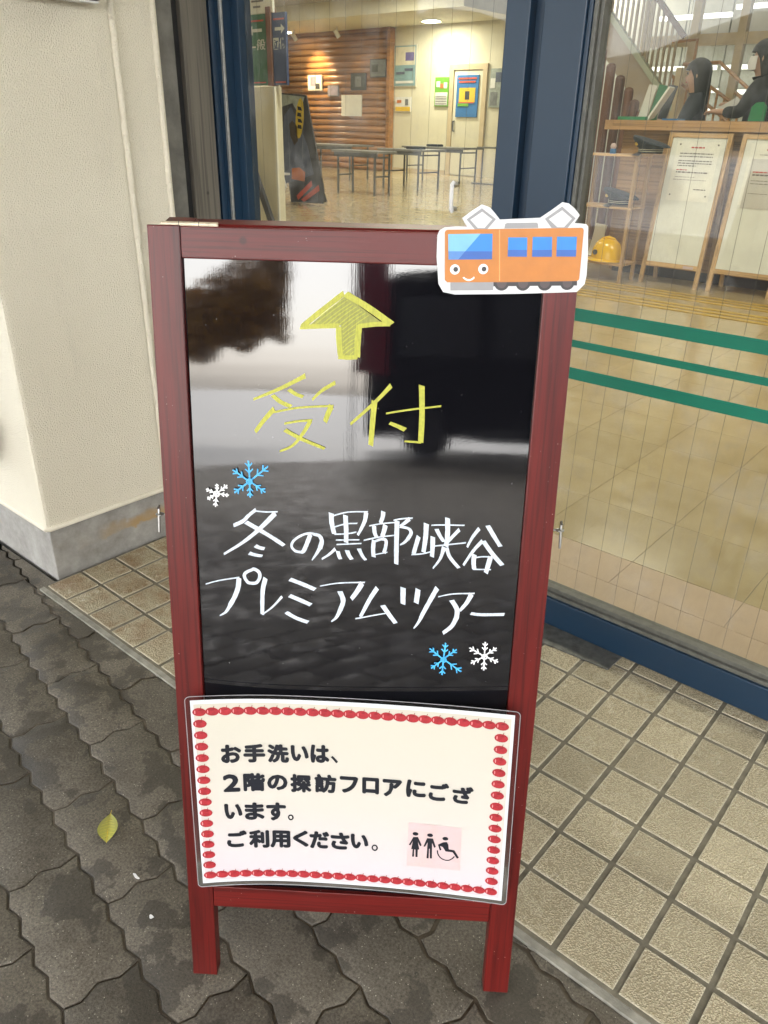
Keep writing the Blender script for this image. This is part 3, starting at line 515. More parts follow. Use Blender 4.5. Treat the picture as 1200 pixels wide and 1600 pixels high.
# weathered jambs; the shaded gap between them painted as a black strip
jm = MB().box(-1.75, -1.322, -.180, -.128, -.05, 3.0, .002).build('grey_wall_jamb', 'stone'); tag(jm, 'dark grey weathered post beside the cream wall edge', 'door jamb')
jg = MB().box(-1.75, -1.345, -.127, -.098, -.05, 3.0).build('gap_strip', 'black_gap'); tag(jg, 'black strip painting the shaded gap between the two grey jambs', 'dark gap')
jb = MB().box(-1.75, -1.330, -.0975, -.018, -.05, 3.0, .002).build('brown_grey_jamb', 'stone_brown'); tag(jb, 'wider brownish grey weathered jamb beside the blue door frame', 'door jamb')
# small dark fittings at the picture edge
wl = thing('wall_lamp', 'dark grey lamp housing high on the cream wall', 'wall lamp', (-1.31, -.46, 1.33))
autosmooth(MB().box(-1.3095, -1.262, -.575, -.335, 1.318, 1.62, .018).build('housing', 'plate', wl)); MB().box(-1.300, -1.272, -.56, -.35, 1.314, 1.3178).build('diffuser', 'mask', wl)
wf = thing('round_valve', 'black round fitting on the bright front of the cream wall', 'valve', (-1.545, -.664, .39))
autosmooth(MB().lathe([(.03, -.002), (.03, -.06), (.095, -.062), (.100, -.072), (.095, -.085), (.02, -.088)], 28, (-1.545, -.664, .39), axis='y').build('valve_wheel', 'ink', wf))
MB().lathe([(.014, -.088), (.014, -.11), (.004, -.112)], 12, (-1.545, -.664, .39), axis='y').build('valve_stem', 'steel', wf)

# ---- entrance frame and leaves
fr = thing('door_frame', 'dark blue door frame with grey weather strip at the left jamb', 'door frame', (-1.33, 0, 0))
fm = MB().box(-1.395, -1.343, -.014, .085, .0, 2.45, .0015); fm.build('frame_post', 'blue', fr)
MB().box(-1.3425, -1.3345, -.008, .03, .0, 2.45, .001).build('frame_lip', 'blue', fr)
MB().box(-1.3340, -1.322, .010, .05, .0, 2.45).build('frame_web', 'blue', fr)
MB().box(-1.3215, -1.3130, .010, .017, .0, 2.45, .001).build('weather_strip', 'alu', fr)
MB().box(-1.395, 1.19, -.014, .13, 2.36, 2.45, .002).build('frame_head', 'blue', fr)
MB().box(1.125, 1.19, -.014, .13, 0, 2.3595, .002).build('frame_post', 'blue', fr)
MB().box(-1.3215, -1.3125, .0175, .05, .0, 2.45).build('frame_web', 'blue', fr)
# left leaf
ll = thing('glass_door', 'left blue framed glass door leaf looking into the bright hall', 'glass door', (-.87, .06, 0), 'glass entrance doors')
MB().box(-1.3120, -1.2850, .042, .085, .004, 2.355, .002).build('stile', 'blue', ll)
MB().box(-.487, -.434, .030, .085, .004, 2.355, .002).build('stile', 'blue', ll)
MB().box(-1.2845, -.4875, .042, .085, .004, .082, .002).build('bottom_rail', 'blue', ll)
MB().box(-1.2845, -.4875, .042, .085, 2.27, 2.355, .002).build('top_rail', 'blue', ll)
def pane(x0, x1, parent, wires, y=.066):
    p = MB().box(x0, x1, y-.003, y+.003, .0825 if parent is ll else .1005, 2.2695).build('pane', 'glass', parent)
    w0 = MB().tube([(0, y, .10), (0, y, 2.268)], .00036, 4).build('wire', 'steelwire', parent)
    w0.location.x = wires[0]
    for x in wires[1:]: linkcopy(w0.data, 'wire', (x, 0, 0), parent)
    return p
t = NT('glass_wire'); MT['steelwire'] = t.fin((.09, .085, .07), .6)
pane(-1.2840, -.488, ll, [-1.24+.05*i for i in range(16) if -1.24+.05*i < -.49])
for z0, z1 in ((.735, .761), (.680, .695), (.611, .636)):
    MB().box(-1.2840, -.488, .0615, .0625, z0, z1).build('green_stripe', 'green', ll)
lt = MB().tube([(-.603, .052, .985), (-.603, .046, .98), (-.602, .044, .955), (-.603, .046, .93), (-.603, .052, .925)], .0045, 8); autosmooth(lt.build('pull_handle', 'mask', ll))
MB().tube([(-.603, .0625, .93), (-.603, .05, .93)], .006, 8).build('handle_foot', 'alu', ll); MB().tube([(-.603, .0625, .98), (-.603, .05, .98)], .006, 8).build('handle_foot', 'alu', ll)
# dark meeting recess
MB().box(-.4335, -.406, .052, .10, 0, 2.355).build('meeting_post', 'blue', fr)
# right leaf
rl = thing('glass_door', 'right wired glass door leaf with three green safety stripes', 'glass door', (.36, .047, 0), 'glass entrance doors')
MB().box(-.4055, -.318, .030, .085, .004, 2.355, .0025).build('stile', 'blue', rl)
MB().box(-.3175, -.309, .036, .080, .0785, 2.27, .001).build('stile_edge', 'blue', rl)
MB().box(-.3085, -.300, .040, .078, .0785, 2.27, .001).build('glazing_bead', 'bead', rl); MB().box(-.2995, -.292, .047, .075, .0785, 2.27, .001).build('glazing_bead', 'bead', rl)
MB().box(-.3175, 1.06, .032, .085, .004, .078, .0025).build('bottom_rail', 'blue', rl)
MB().box(-.2915, 1.059, .038, .078, .0785, .0885, .001).build('glazing_bead', 'bead', rl); MB().box(-.2915, 1.059, .046, .076, .089, .100, .001).build('glazing_bead', 'bead', rl)
MB().box(-.3175, 1.06, .032, .085, 2.2705, 2.355, .002).build('top_rail', 'blue', rl); MB().box(1.0605, 1.12, .030, .085, .004, 2.355, .002).build('stile', 'blue', rl)
pane(-.2913, 1.0585, rl, [-.24+.05*i for i in range(26)])
for z0, z1 in ((.735, .761), (.680, .695), (.611, .636)):
    MB().box(-.2913, 1.0585, .0615, .0625, z0, z1).build('green_stripe', 'green', rl)
# walls of the building round the entrance
MB_ = MB().box(-20, -1.396, .05, .085, -.05, 4.0); struct('entrance_wall', MB_, 'plaster'); struct('entrance_wall', MB().box(1.191, 7, -.02, .30, -.05, 4.0), 'plaster'); struct('entrance_wall', MB().box(-1.395, 1.19, .0, .30, 2.451, 4.0), 'plaster')
# unseen canopy with dark steel posts, its reach shaped to shade the entrance
cn = thing('canopy', 'unseen pale canopy over the entrance, shaped to hold back the sky', 'canopy', (0, -2, 2.8))
MB().box(-5, 4.2, CAN_Y, -.0005 if False else -.001, 2.85, 3.05).build('roof_slab', 'canopy', cn)
for x in (-4.6, 3.8): MB().box(x-.1, x+.1, CAN_Y+4.5, CAN_Y+4.7, -.02, 2.849, .01).build('post', 'plate', cn)

# ================================================================== A-FRAME BOARD
a_, th_ = .661, .157
BL0 = Vector((-.174, -1.07333, -.008))
e_ = Vector((math.cos(a_), math.sin(a_), 0)); nb_ = Vector((-math.sin(a_), math.cos(a_), 0))
t_ = nb_*math.sin(th_)+Vector((0, 0, math.cos(th_))); n_ = e_.cross(t_)
BM = Matrix((e_, t_, n_)).transposed().to_4x4(); BM.translation = BL0
bd = bpy.data.objects.new('a_frame_signboard', None); COL.objects.link(bd); bd.matrix_world = BM
tag(bd, 'red wooden folding signboard with glossy black panel standing before the door', 'signboard')
# all children are in board space: x along the foot, y up the board, z out of its face (metres)
def bx(name, mat, x0, x1, y0, y1, z0, z1, ch=.0012, par=bd, label=None):
    o = MB().box(x0, x1, y0, y1, z0, z1, ch).build(name, mat, par)
    if label: o['label'] = label
    return o
bx('stile', 'red_v', 0, .0348, 0, 1.0165, -.021, 0); bx('stile', 'red_v', .4175, .4525, 0, 1.0165, -.021, 0)
bx('top_rail', 'red_h', .0352, .4171, .9838, 1.0160, -.0208, -.0004); bx('bottom_rail', 'red_h', .0352, .4171, .1245, .1590, -.0208, -.0004)
pn = MB().box(.0353, .4170, .1592, .9836, -.0095, -.006).build('writing_panel', 'lacquer', bd)
bx('panel_backing', 'red_v', .0353, .4170, .1592, .9836, -.0145, -.0099, 0)
# back frame leaning the other way, hinged at the top
foot = BM.inverted() @ (BL0+nb_*.33); top = Vector((0, 1.0165, -.0235))
fd = Vector((0, foot.y+.004, foot.z))-top; fl = fd.length; fdn = fd.normalized(); fn = Vector((1,0,0)).cross(fdn)
def bk(name, mat, x0, x1, s0, s1, d0, d1, poly=None):
    mb = MB(); P = [(x0, s0), (x1, s0), (x1, s1), (x0, s1)] if poly is None else poly
    mb.prism(P, d0, d1, lambda x, s, d: tuple(top+Vector((x, 0, 0))+fdn*s-fn*d*(-1)))
    return mb.build(name, mat, bd)
sg = -1 if fn.z > 0 else 1
bk('back_stile', 'red_v', 0, 0, 0, 0, 0, sg*.02, [(.004, .010), (.012, -.004), (.042, -.004), (.042, fl), (.007, fl), (.007, .02)])
bk('back_stile', 'red_v', 0, 0, 0, 0, 0, sg*.02, [(.446, fl), (.411, fl), (.411, -.004), (.440, -.004), (.448, .010), (.448, .02)])
bk('back_rail', 'red_h', .0425, .4105, -.003, .030, sg*.0005, sg*.0195); bk('back_rail', 'red_h', .0425, .4105, fl-.16, fl-.125, sg*.0005, sg*.0195)
bk('back_panel', 'panelback', 0.0425, .4105, .0305, fl-.1605, sg*.006, sg*.010) if False else bk('back_panel', 'red_v', .0425, .4105, .0305, fl-.1605, sg*.006, sg*.010)
# hinges
for x in (.008, .375):
    h = MB().tube([(x, 1.0185, -.0225), (x+.062, 1.0185, -.0225)], .0028, 10); h.box(x, x+.062, 1.0163, 1.0172, -.0200, -.0225)
    hg = h.build('hinge', 'brass', bd)
    MB().box(x+.0199, x+.0203, 1.0160, 1.0216, -.0256, -.0194).build('knuckle_gap', 'ink', hg); MB().box(x+.0415, x+.0419, 1.0160, 1.0216, -.0256, -.0194).build('knuckle_gap', 'ink', hg)
# eye hooks on both sides
for x, sx in ((0, -1), (.4525, 1)):
    y = .694; hk = MB(); hk.tube([(x, y, -.012), (x+sx*.006, y, -.012)], .0015, 6)
    hk.tube([(x+sx*(.0095+.0042*math.cos(k)), y+.0, -.012+.0042*math.sin(k)) for k in [i*math.pi/6 for i in range(13)]], .0012, 6)
    hk.tube([(x+sx*.0105, y+.007, -.012), (x+sx*.0105, y-.004, -.0105), (x+sx*.0112, y-.022, -.0105)], .0016, 6)
    hk.tube([(x+sx*.0105, y+.008, -.016), (x+sx*.0105, y+.0105, -.012), (x+sx*.0105, y+.008, -.008)], .0014, 6)
    autosmooth(hk.build('eye_hook', 'steel', bd))
# writing: chisel-marker ribbons lying on the panel
def ribbon(mb, pts, w0, w1, z):
    P = [Vector(p)/1000 for p in pts]
    # smooth with Catmull-Rom
    Q = []
    for i in range(len(P)-1):
        p0, p1, p2, p3 = P[max(i-1, 0)], P[i], P[i+1], P[min(i+2, len(P)-1)]
        for k in range(5):
            u = k/5; Q.append(.5*((2*p1)+(-p0+p2)*u+(2*p0-5*p1+4*p2-p3)*u*u+(-p0+3*p1-3*p2+p3)*u**3))
    Q.append(P[-1]); n = len(Q); k0 = len(mb.v)
    for i, q in enumerate(Q):
        d = (Q[min(i+1, n-1)]-Q[max(i-1, 0)]).normalized(); nn = Vector((-d.y, d.x)); w = (w0+(w1-w0)*i/(n-1))/2000
        w *= 1+random.uniform(-.05, .05)
        sk = d*w*.35 if i in (0, n-1) else Vector((0, 0))
        a, b = q+nn*w+sk, q-nn*w-sk
        mb.v += [(a.x, a.y, z), (b.x, b.y, z)]
    for i in range(n-1): mb.f.append((k0+2*i, k0+2*i+1, k0+2*i+3, k0+2*i+2))
Z0 = -.0058
def write(strokes, mat, wk=.9):
    prev = None; groups = []
    for st in strokes:
        if st[0] != prev: groups.append([]); prev = st[0]
        groups[-1].append(st)
    for g in groups:
        mb = MB(); mb2 = None
        for i, (c_, w0, w1, pts) in enumerate(g): ribbon(mb, pts, max(w0, 1.5)*wk, max(w1, 1.3)*wk, Z0+.00012*i)
        o = mb.build('arrow_outline' if g[0][0] == 'arrow' else 'written_character', mat, bd)
write(WHITE, 'white_marker'); write(YELLOW, 'yellow_marker')
mb = MB(); mb.add([(p[0]/1000, p[1]/1000, Z0-.0001) for p in AFILL], [tuple(range(len(AFILL)))]); mb.build('arrow_fill', 'yellow_wash', bd)
write(ARROW, 'yellow_marker', 1.05)
# quick hatching inside the arrow
ax_ = [p[0] for p in AFILL]; ay_ = [p[1] for p in AFILL]; mb = MB(); cx_ = sum(ax_)/len(ax_)
def inside(x, y):
    c = False; n = len(AFILL)
    for i in range(n):
        (x1, y1), (x2, y2) = AFILL[i], AFILL[(i+1) % n]
        if (y1 > y) != (y2 > y) and x < (x2-x1)*(y-y1)/(y2-y1)+x1: c = not c
    return c
for k in range(-14, 16):
    seg = []; off_k = k*4.6+random.uniform(-.6, .6)
    for s_ in range(0, 90):
        x = min(ax_)+s_*1.2; y = (min(ay_)+max(ay_))/2+(x-cx_)*.75+off_k
        if inside(x, y): seg.append((x, y))
        elif len(seg) > 4: break
        else: seg = []
    if len(seg) > 4: ribbon(mb, [seg[1], (seg[len(seg)//2][0], seg[len(seg)//2][1]+.8), seg[-2]], 1.1, .8, Z0+.00003)
mb.build('arrow_hatching', 'yellow_marker', bd)
for colr, pts in SNOW:
    mb = MB(); c = Vector(pts[0]); i = 0
    for q in pts[1:]:
        v = Vector(q)-c; Ln = v.length; d = v/Ln; nn = Vector((-d.y, d.x)); w = 1.9 if colr == 'blue' else 1.8
        ribbon(mb, [tuple(c), tuple(Vector(q))], w, w, Z0+.0001*i); i += 1
        for fr_, ln in ((.42, .24), (.72, .22)):
            for sgn in (-1, 1):
                s_ = c+v*fr_; e2 = s_+(d*.75+nn*sgn*.75)*Ln*ln; ribbon(mb, [tuple(s_), tuple(e2)], w*.95, w*.8, Z0+.0001*i); i += 1
    ring = [(c.x+3.1*math.cos(k*math.pi/5), c.y+3.1*math.sin(k*math.pi/5)) for k in range(11)]
    ribbon(mb, ring, 1.6, 1.6, Z0+.0001*i)
    mb.build('snowflake', 'blue_marker' if colr == 'blue' else 'white_flake', bd)

# ================================================================== TRAIN CARD
tc = bpy.data.objects.new('train_card', None); COL.objects.link(tc); tc.matrix_world = BM
tag(tc, 'orange smiling paper train cut-out stuck on the board top right corner', 'paper cut-out')
T_ = TRAIN
def flat(name, pts, mat, z0, z1, par=tc):
    return MB().prism([(p[0]/1000, p[1]/1000) for p in pts], z0, z1).build(name, mat, par)
def disc(name, c, r, mat, z0, z1, par=tc, n=22, sy=1.0):
    return MB().prism([((c[0]+r*math.cos(2*math.pi*k/n))/1000, (c[1]+r*sy*math.sin(2*math.pi*k/n))/1000) for k in range(n)], z0, z1).build(name, mat, par)
z = .0006
flat('card', T_['card'], 'card', z, z+.0012)
L1 = z+.0012; dz = .00022
def lay(name, pts, mat, k, par=tc): return flat(name, pts, mat, L1+dz*(k-1)+.00002, L1+dz*k, par)
bodyo = None
for w in T_['wheels']:
    c = w[0]; r = abs(w[1][0]-w[0][0]); wo = disc('wheel', c, r, 't_black', L1+.00002, L1+dz); disc('hub', c, r*.66, 't_brown', L1+dz+.00002, L1+2*dz, wo)
lay('underframe', T_['bar'], 't_black', 1.5); lay('skirt', T_['skirt'], 't_grey', 2)
for k in (1, 2): p = lay('pantograph', T_['pan%d' % k], 't_grey', 1); lay('pantograph_gap', T_['pan%di' % k], 'card', 2, p)
lay('roof_box', T_['roof'], 't_grey', 1); body = lay('car_body', T_['body'], 'orange', 3)
lay('body_seam', [(T_['seam'][0][0]-.5, T_['seam'][0][1]), (T_['seam'][0][0]+.5, T_['seam'][0][1]), (T_['seam'][1][0]+.5, T_['seam'][1][1]), (T_['seam'][1][0]-.5, T_['seam'][1][1])], 'seam', 4, body)
fw = lay('windscreen', T_['front'], 't_blue', 4); lay('glass_band', T_['frontband'], 't_navy', 5, fw); lay('glass_shine', T_['shine'], 't_pale', 6, fw); lay('glass_shine', T_['shine2'], 't_pale2', 6, fw)
for k in (1, 2, 3): w = lay('window', T_['w%d' % k], 't_blue', 4); lay('glass_band', T_['w%db' % k], 't_navy', 5, w)
for i in (0, 1):
    q = T_['eyes'][i]; r = math.dist(*q); ey = disc('eye', q[0], r, 't_white', L1+dz*3+.00002, L1+dz*4); q = T_['pup'][i]; disc('pupil', q[0], math.dist(*q), 't_black2', L1+dz*4+.00002, L1+dz*5, ey)
mb = MB(); ribbon(mb, T_['smile'], 1.7, 1.7, L1+dz*4); mb.build('mouth', 't_white', tc)

# ================================================================== LAMINATED NOTICE
u0, v0, ang, SW, SH, dL, dM, dR, sm = SIGN
def sheet(s_, t2, off=0.0):
    ds = dM+(dL*((sm-s_)/sm)**2 if s_ < sm else dR*((s_-sm)/(1-sm))**2)
    x = SW*s_; y = SH*t2
    return Vector((u0+math.cos(ang)*x-math.sin(ang)*y, v0+math.sin(ang)*x+math.cos(ang)*y, ds+off))
nt = bpy.data.objects.new('laminated_notice', None); COL.objects.link(nt); nt.matrix_world = BM
tag(nt, 'laminated white notice with apple border on the lower part of the board', 'notice')
def sheetgrid(name, mat, s0, s1, t0, t1, off, rad=0, thick=.0003, par=nt, hole=None):
    NS, NT_ = 36, 8; mb = MB(); uvs = []
    def corner(s_, t2):
        return s_, t2
    for j in range(NT_+1):
        for i in range(NS+1):
            s_ = s0+(s1-s0)*i/NS; t2 = t0+(t1-t0)*j/NT_
            if rad:
                dx = min(s_-s0, s1-s_)*SW; dy = min(t2-t0, t1-t2)*SH
            mb.v.append(tuple(sheet(s_, t2, off))); uvs.append((i/NS, j/NT_))
    for j in range(NT_):
        for i in range(NS):
            k = j*(NS+1)+i; mb.f.append((k, k+1, k+NS+2, k+NS+1))
    ob = mb.build(name, mat, par, smooth=True); uvl = ob.data.uv_layers.new(name='UVMap')
    for lp in ob.data.loops: uvl.data[lp.index].uv = uvs[lp.vertex_index]
    return ob
# clear film, 5 mm wider than the paper all round, with rounded corners
mb = MB(); n = 90; pts = []
rc = .006
for cx, cy, a0 in ((SW-rc, SH-rc, 0), (rc, SH-rc, 90), (rc, rc, 180), (SW-rc, rc, 270)):
    for k in range(6):
        an = R(a0+k*18); pts.append((cx+rc*math.cos(an), cy+rc*math.sin(an)))
out = []
for i in range(len(pts)):
    p, q = Vector(pts[i]), Vector(pts[(i+1) % len(pts)]); m_ = max(1, int((q-p).length/.012))
    for k in range(m_): out.append(p+(q-p)*k/m_)
inn = [Vector((min(max(p.x, .0062), SW-.0062), min(max(p.y, .0056), SH-.0056))) for p in out]
k = len(out)
rim = [Vector((min(max(p.x, .0009), SW-.0009), min(max(p.y, .0009), SH-.0009))) for p in out]
mb.v = [tuple(sheet(p.x/SW, p.y/SH, .0006)) for p in out]+[tuple(sheet(p.x/SW, p.y/SH, .0006)) for p in inn]
mb.f = [(i, (i+1) % k, k+(i+1) % k, k+i) for i in range(k)]
mb.build('clear_film_margin', 'laminate', nt)
mb = MB(); mb.tube([tuple(sheet(p.x/SW, p.y/SH, .0006)) for p in out+[out[0]]], .0005, 5, False); mb.build('film_edge', 'film_edge', nt)
sheetgrid('paper', 'paper', .0148, .9852, .0188, .9812, .0003)
sheetgrid('printed_ground', 'cream', .024, .976, .033, .962, .0007)
def on_sheet(name, mat, me_v, me_f, off, par=nt):
    mb = MB(); mb.v = [tuple(sheet(p[0], p[1], off)) for p in me_v]; mb.f = me_f; return mb.build(name, mat, par)
# icon ground
k = ICON; on_sheet('icon_ground', 'pink', [(k[0][0]+(k[1][0]-k[0][0])*i/6, k[0][1]+(k[1][1]-k[0][1])*i/6) for i in range(7)]+[(k[3][0]+(k[2][0]-k[3][0])*i/6, k[3][1]+(k[2][1]-k[3][1])*i/6) for i in range(7)], [(i, i+1, i+8, i+7) for i in range(6)], .0010)
for nm, v in PICTO.items():
    mb = []; p = v[0]; ob = on_sheet(nm+'_pictogram' if nm != 'chair' else 'wheelchair_pictogram', 'ink', p, [tuple(range(len(p)))], .0013)
    c = HEADS[{'woman': 0, 'man': 1, 'chair': 2}[nm]]
    on_sheet('head', 'ink', [(c[0]+.0092*math.cos(2*math.pi*q/16), c[1]+.0095*math.sin(2*math.pi*q/16)) for q in range(16)], [tuple(range(16))], .0013, ob)
    if nm == 'chair':
        mb = MB(); P = [Vector((a, b)) for a, b in ARC]; Q = []
        for i in range(len(P)-1):
            p0, p1, p2, p3 = P[max(i-1, 0)], P[i], P[i+1], P[min(i+2, len(P)-1)]
            for k2 in range(4):
                u = k2/4; Q.append(.5*((2*p1)+(-p0+p2)*u+(2*p0-5*p1+4*p2-p3)*u*u+(-p0+3*p1-3*p2+p3)*u**3))
        Q.append(P[-1]); vv = []
        for i, q in enumerate(Q):
            d = Q[min(i+1, len(Q)-1)]-Q[max(i-1, 0)]; d = Vector((d.x*SW, d.y*SH)).normalized(); nn = Vector((-d.y/SW, d.x/SH))*.0008; vv += [tuple(q+nn), tuple(q-nn)]
        on_sheet('wheel_arc', 'ink', vv, [(2*i, 2*i+1, 2*i+3, 2*i+2) for i in range(len(Q)-1)], .0013, ob)
# apple border
def apple(s_, t2):
    c = Vector((s_*SW, t2*SH)); n = 14; P = []
    for k in range(n):
        a = 2*math.pi*k/n; r = .0076*(1+.07*math.cos(2*a+.5)+.05*math.sin(a)); P.append(((c.x+r*1.04*math.cos(a))/SW, (c.y+r*.83*math.sin(a))/SH))
    ob = on_sheet('apple', 'apple', P, [tuple(range(n))], .00115)
    def el(dx, dy, rx, ry, mat, off, nm):
        on_sheet(nm, mat, [((c.x+dx+rx*math.cos(2*math.pi*k/8))/SW, (c.y+dy+ry*math.sin(2*math.pi*k/8))/SH) for k in range(8)], [tuple(range(8))], off, ob)
    el(.0012, .0030, .0026, .0008, 'apple_dark', .0014, 'hollow'); el(-.0052, .0005, .0006, .0026, 'apple_light', .0014, 'highlight')
    on_sheet('stalk', 'apple_dark', [((c.x+x)/SW, (c.y+y)/SH) for x, y in ((.0012, .0030), (.0018, .0030), (.0032, .0085), (.0024, .0085))], [(0, 1, 2, 3)], .0014, ob)
for i in range(25): apple(.040+.0379*i, .9235); apple(.040+.0379*i, .064)
for j in range(1, 15): apple(.040, .9235-.0573*j)
for j in range(1, 15): apple(.9495, .9235-.0573*j)
# lettering
def glyph(ch, off_=0.0, **kw):
    cu = bpy.data.curves.new('glyph', 'FONT'); cu.body = ch; cu.size = 1; cu.offset = off_; cu.resolution_u = 3
    ob = bpy.data.objects.new('glyph', cu); COL.objects.link(ob); bpy.context.view_layer.update()
    dg = bpy.context.evaluated_depsgraph_get(); me = bpy.data.meshes.new_from_object(ob.evaluated_get(dg)); bpy.data.objects.remove(ob)
    V = [(v.co.x, v.co.y) for v in me.vertices]; F = [tuple(p.vertices) for p in me.polygons]; bpy.data.meshes.remove(me)
    return V, F
def fitted(ch, x0, y0, x1, y1, off_):
    V, F = glyph(ch, off_); a, b = min(p[0] for p in V), max(p[0] for p in V); c, d = min(p[1] for p in V), max(p[1] for p in V)
    return [(x0+(x-a)/(b-a)*(x1-x0), y0+(y-c)/(d-c)*(y1-y0)) for x, y in V], F
for ch, x0, y0, x1, y1 in CHARS:
    V, F = fitted({'２': '2'}.get(ch, ch), x0, y0, x1, y1, 0)
    rx, ry = (.0036, .0052) if ch not in '。、' else (.0006, .0008)
    V = [(x0+(x1-x0)*.03+(x-x0)*.94, y0+(y1-y0)*.03+(y-y0)*.94) for x, y in V]; VV = []; FF = []
    mb = MB()
    for q in range(9):
        dx, dy = (0, 0) if q == 8 else (rx*math.cos(q*math.pi/4), ry*math.sin(q*math.pi/4))
        mb.add([tuple(sheet(x+dx, y+dy, .00125+.000012*q)) for x, y in V], F)
    mb.build('printed_character', 'ink', nt)

# ================================================================== FALLEN LEAF
lf = MB(); L_, W_ = .064, .031; NN = 10
half = [0, .22, .40, .50, .52, .48, .42, .33, .22, .10, .0]
for i in range(NN+1):
    y = L_*i/NN; w = half[i]*W_*1.05
    for s_ in (-1, -.5, 0, .5, 1): lf.v.append((s_*w, y, .0035+abs(s_)*w*.28+.004*math.sin(i/NN*3.1)+random.uniform(-.0003, .0003)))
for i in range(NN):
    for j in range(4): k = i*5+j; lf.f.append((k, k+1, k+6, k+5))
LR = Matrix.Translation((-.4665, -1.0335, ZP)) @ Matrix.Rotation(R(52), 4, 'Z')
lo = lf.build('leaf_blade', 'leaf', None, smooth=True)
lfr = bpy.data.objects.new('fallen_leaf', None); COL.objects.link(lfr); lfr.matrix_world = LR; tag(lfr, 'yellow green fallen leaf lying on the grey paving block', 'leaf'); lo.parent = lfr
vn = MB().tube([(0, -.0005, .0040), (0, .02, .0072), (0, L_*.98, .0046), (.001, L_+.006, .004)], [.0004, .0005, .0005, .0004], 5)
for i in range(2, 9):
    for s_ in (-1, 1): y = L_*i/NN; w = half[i]*W_; vn.tube([(0, y, .0040+.004*math.sin(i/NN*3.1)), (s_*w*.8, y-.006, .0041+w*.8*.28+.004*math.sin((i-1)/NN*3.1))], .0002, 4)
v_ = vn.build('leaf_vein', 'badge_yellow', lfr)

for (x, y), lb in zip([(-.3741, -1.0366), (-.2945, -1.0616)], ('white scrap by the zigzag joint below the fallen leaf', 'smaller white scrap on the paving near the left board leg')):
    m = MB(); n = 9; m.prism([(x+(.0080 if 'zig' in lb else .0045)*random.uniform(.5, 1.2)*math.cos(k*2*math.pi/n), y+.0030*random.uniform(.5, 1.2)*math.sin(k*2*math.pi/n)) for k in range(n)], ZP+.0006, ZP+.0016); tag(m.build('paper_scrap', 'mask'), lb, 'scrap')

# ================================================================== INTERIOR
fl_ = struct('interior_floor', MB().box(-20, 6, 1.7205 if False else .321, 17, -.20, -.0015), 'seamdark')
# near tiles one by one, the rest of the floor as larger sheets
def ftile(name, mat, x0, x1, y0, y1): return MB().box(x0+.0008, x1-.0008, y0+.0008, y1-.0008, -.01, 0, .0004).build(name, mat, fl_)
XS = [.098+.3075*i for i in range(-9, 4)]
yv = [.3215, .4695]
a = MB().box(.0008, .3067, .3215, .4695, -.01, 0, .0004).build('floor_tile', 'ifloor_pink', fl_)
for i, x in enumerate(XS):
    (a if i == 0 else linkcopy(a.data, 'floor_tile', (0, 0, 0), fl_)).location = (x, 0, 0)
struct('door_sill', MB().box(-1.395, 1.19, .086, .320, -.1, -.0003), 'ifloor_pink')
a = MB().box(.0008, .3067, .0008, .3067, -.01, 0, .0004).build('floor_tile', 'ifloor', fl_); k = 0
for j in range(13):
    for x in XS:
        (a if k == 0 else linkcopy(a.data, 'floor_tile', (0, 0, 0), fl_)).location = (x, .471+.3075*j, 0); k += 1
YE = .471+.3075*13; XE0, XE1 = XS[0], XS[-1]+.3075
m = MB(); m.box(XE0, XE1, YE+.001, 17, -.1, 0); m.box(-20, XE0-.001, .32, 17, -.1, 0); m.box(XE1+.001, 6, .32, 17, -.1, 0); m.build('floor_covering', 'ifloor', fl_)
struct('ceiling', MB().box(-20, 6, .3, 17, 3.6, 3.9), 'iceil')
struct('interior_wall', MB().box(-14.1, -4.6, 15.8, 17, -.1, 3.6), 'iwall')
struct('interior_wall', MB().box(-20, -18.2, .3, 17, -.1, 3.6), 'iwall'); struct('interior_wall', MB().box(6, 6.3, .3, 17, -.1, 3.6), 'iwall')
struct('interior_wall', MB().box(-4.6, 6, 15.8, 17, -.1, 3.6), 'iwall')
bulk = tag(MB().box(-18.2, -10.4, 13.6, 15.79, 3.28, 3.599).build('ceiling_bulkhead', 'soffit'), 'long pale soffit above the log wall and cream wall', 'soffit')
skb = tag(MB().box(-14.0, -12.30, 15.775, 15.799, 0, .10).build('skirting', 'badge_yellow2' if False else 'mullion'), 'tan skirting board along the foot of the cream wall', 'skirting')
# log wall
lw = thing('log_wall', 'orange brown log wall lit by a spotlight at the back of the hall', 'log wall', (-16, 15.7, 0))
lm = MB().tube([(-18.19, 15.74, 0), (-14.15, 15.74, 0)], .083, 12); l0 = lm.build('log', 'log', lw); n = 0
for i in range(22):
    o = l0 if i == 0 else linkcopy(l0.data, 'log', (0, 0, 0), lw)
    o.location = (0, 0, .08+.152*i)
for p in l0.data.polygons: p.use_smooth = True
MB().box(-14.14, -14.04, 15.60, 15.79, 0, 3.27, .004).build('corner_post', 'log', lw)
def picture(name, label, cat, x0, x1, z0, z1, y, fmat, imat, extra=(), fw=.02, group=None):
    o = thing(name, label, cat, ((x0+x1)/2, y, z0), group)
    MB().box(x0, x1, y-.03, y, z0, z1, .002).build('frame' if fw else 'sheet', fmat, o)
    if fw: MB().box(x0+fw, x1-fw, y-.034, y-.0302, z0+fw, z1-fw).build('picture', imat, o)
    for i, (nm, mt, a, b, c, d) in enumerate(extra):
        X = lambda s: x0+s*(x1-x0); Z = lambda s: z0+s*(z1-z0)
        MB().box(X(a), X(b), y-.037-.002*i, y-.0345-.002*i+.001, Z(c), Z(d)).build(nm, mt, o)
    return o
YW = 15.65
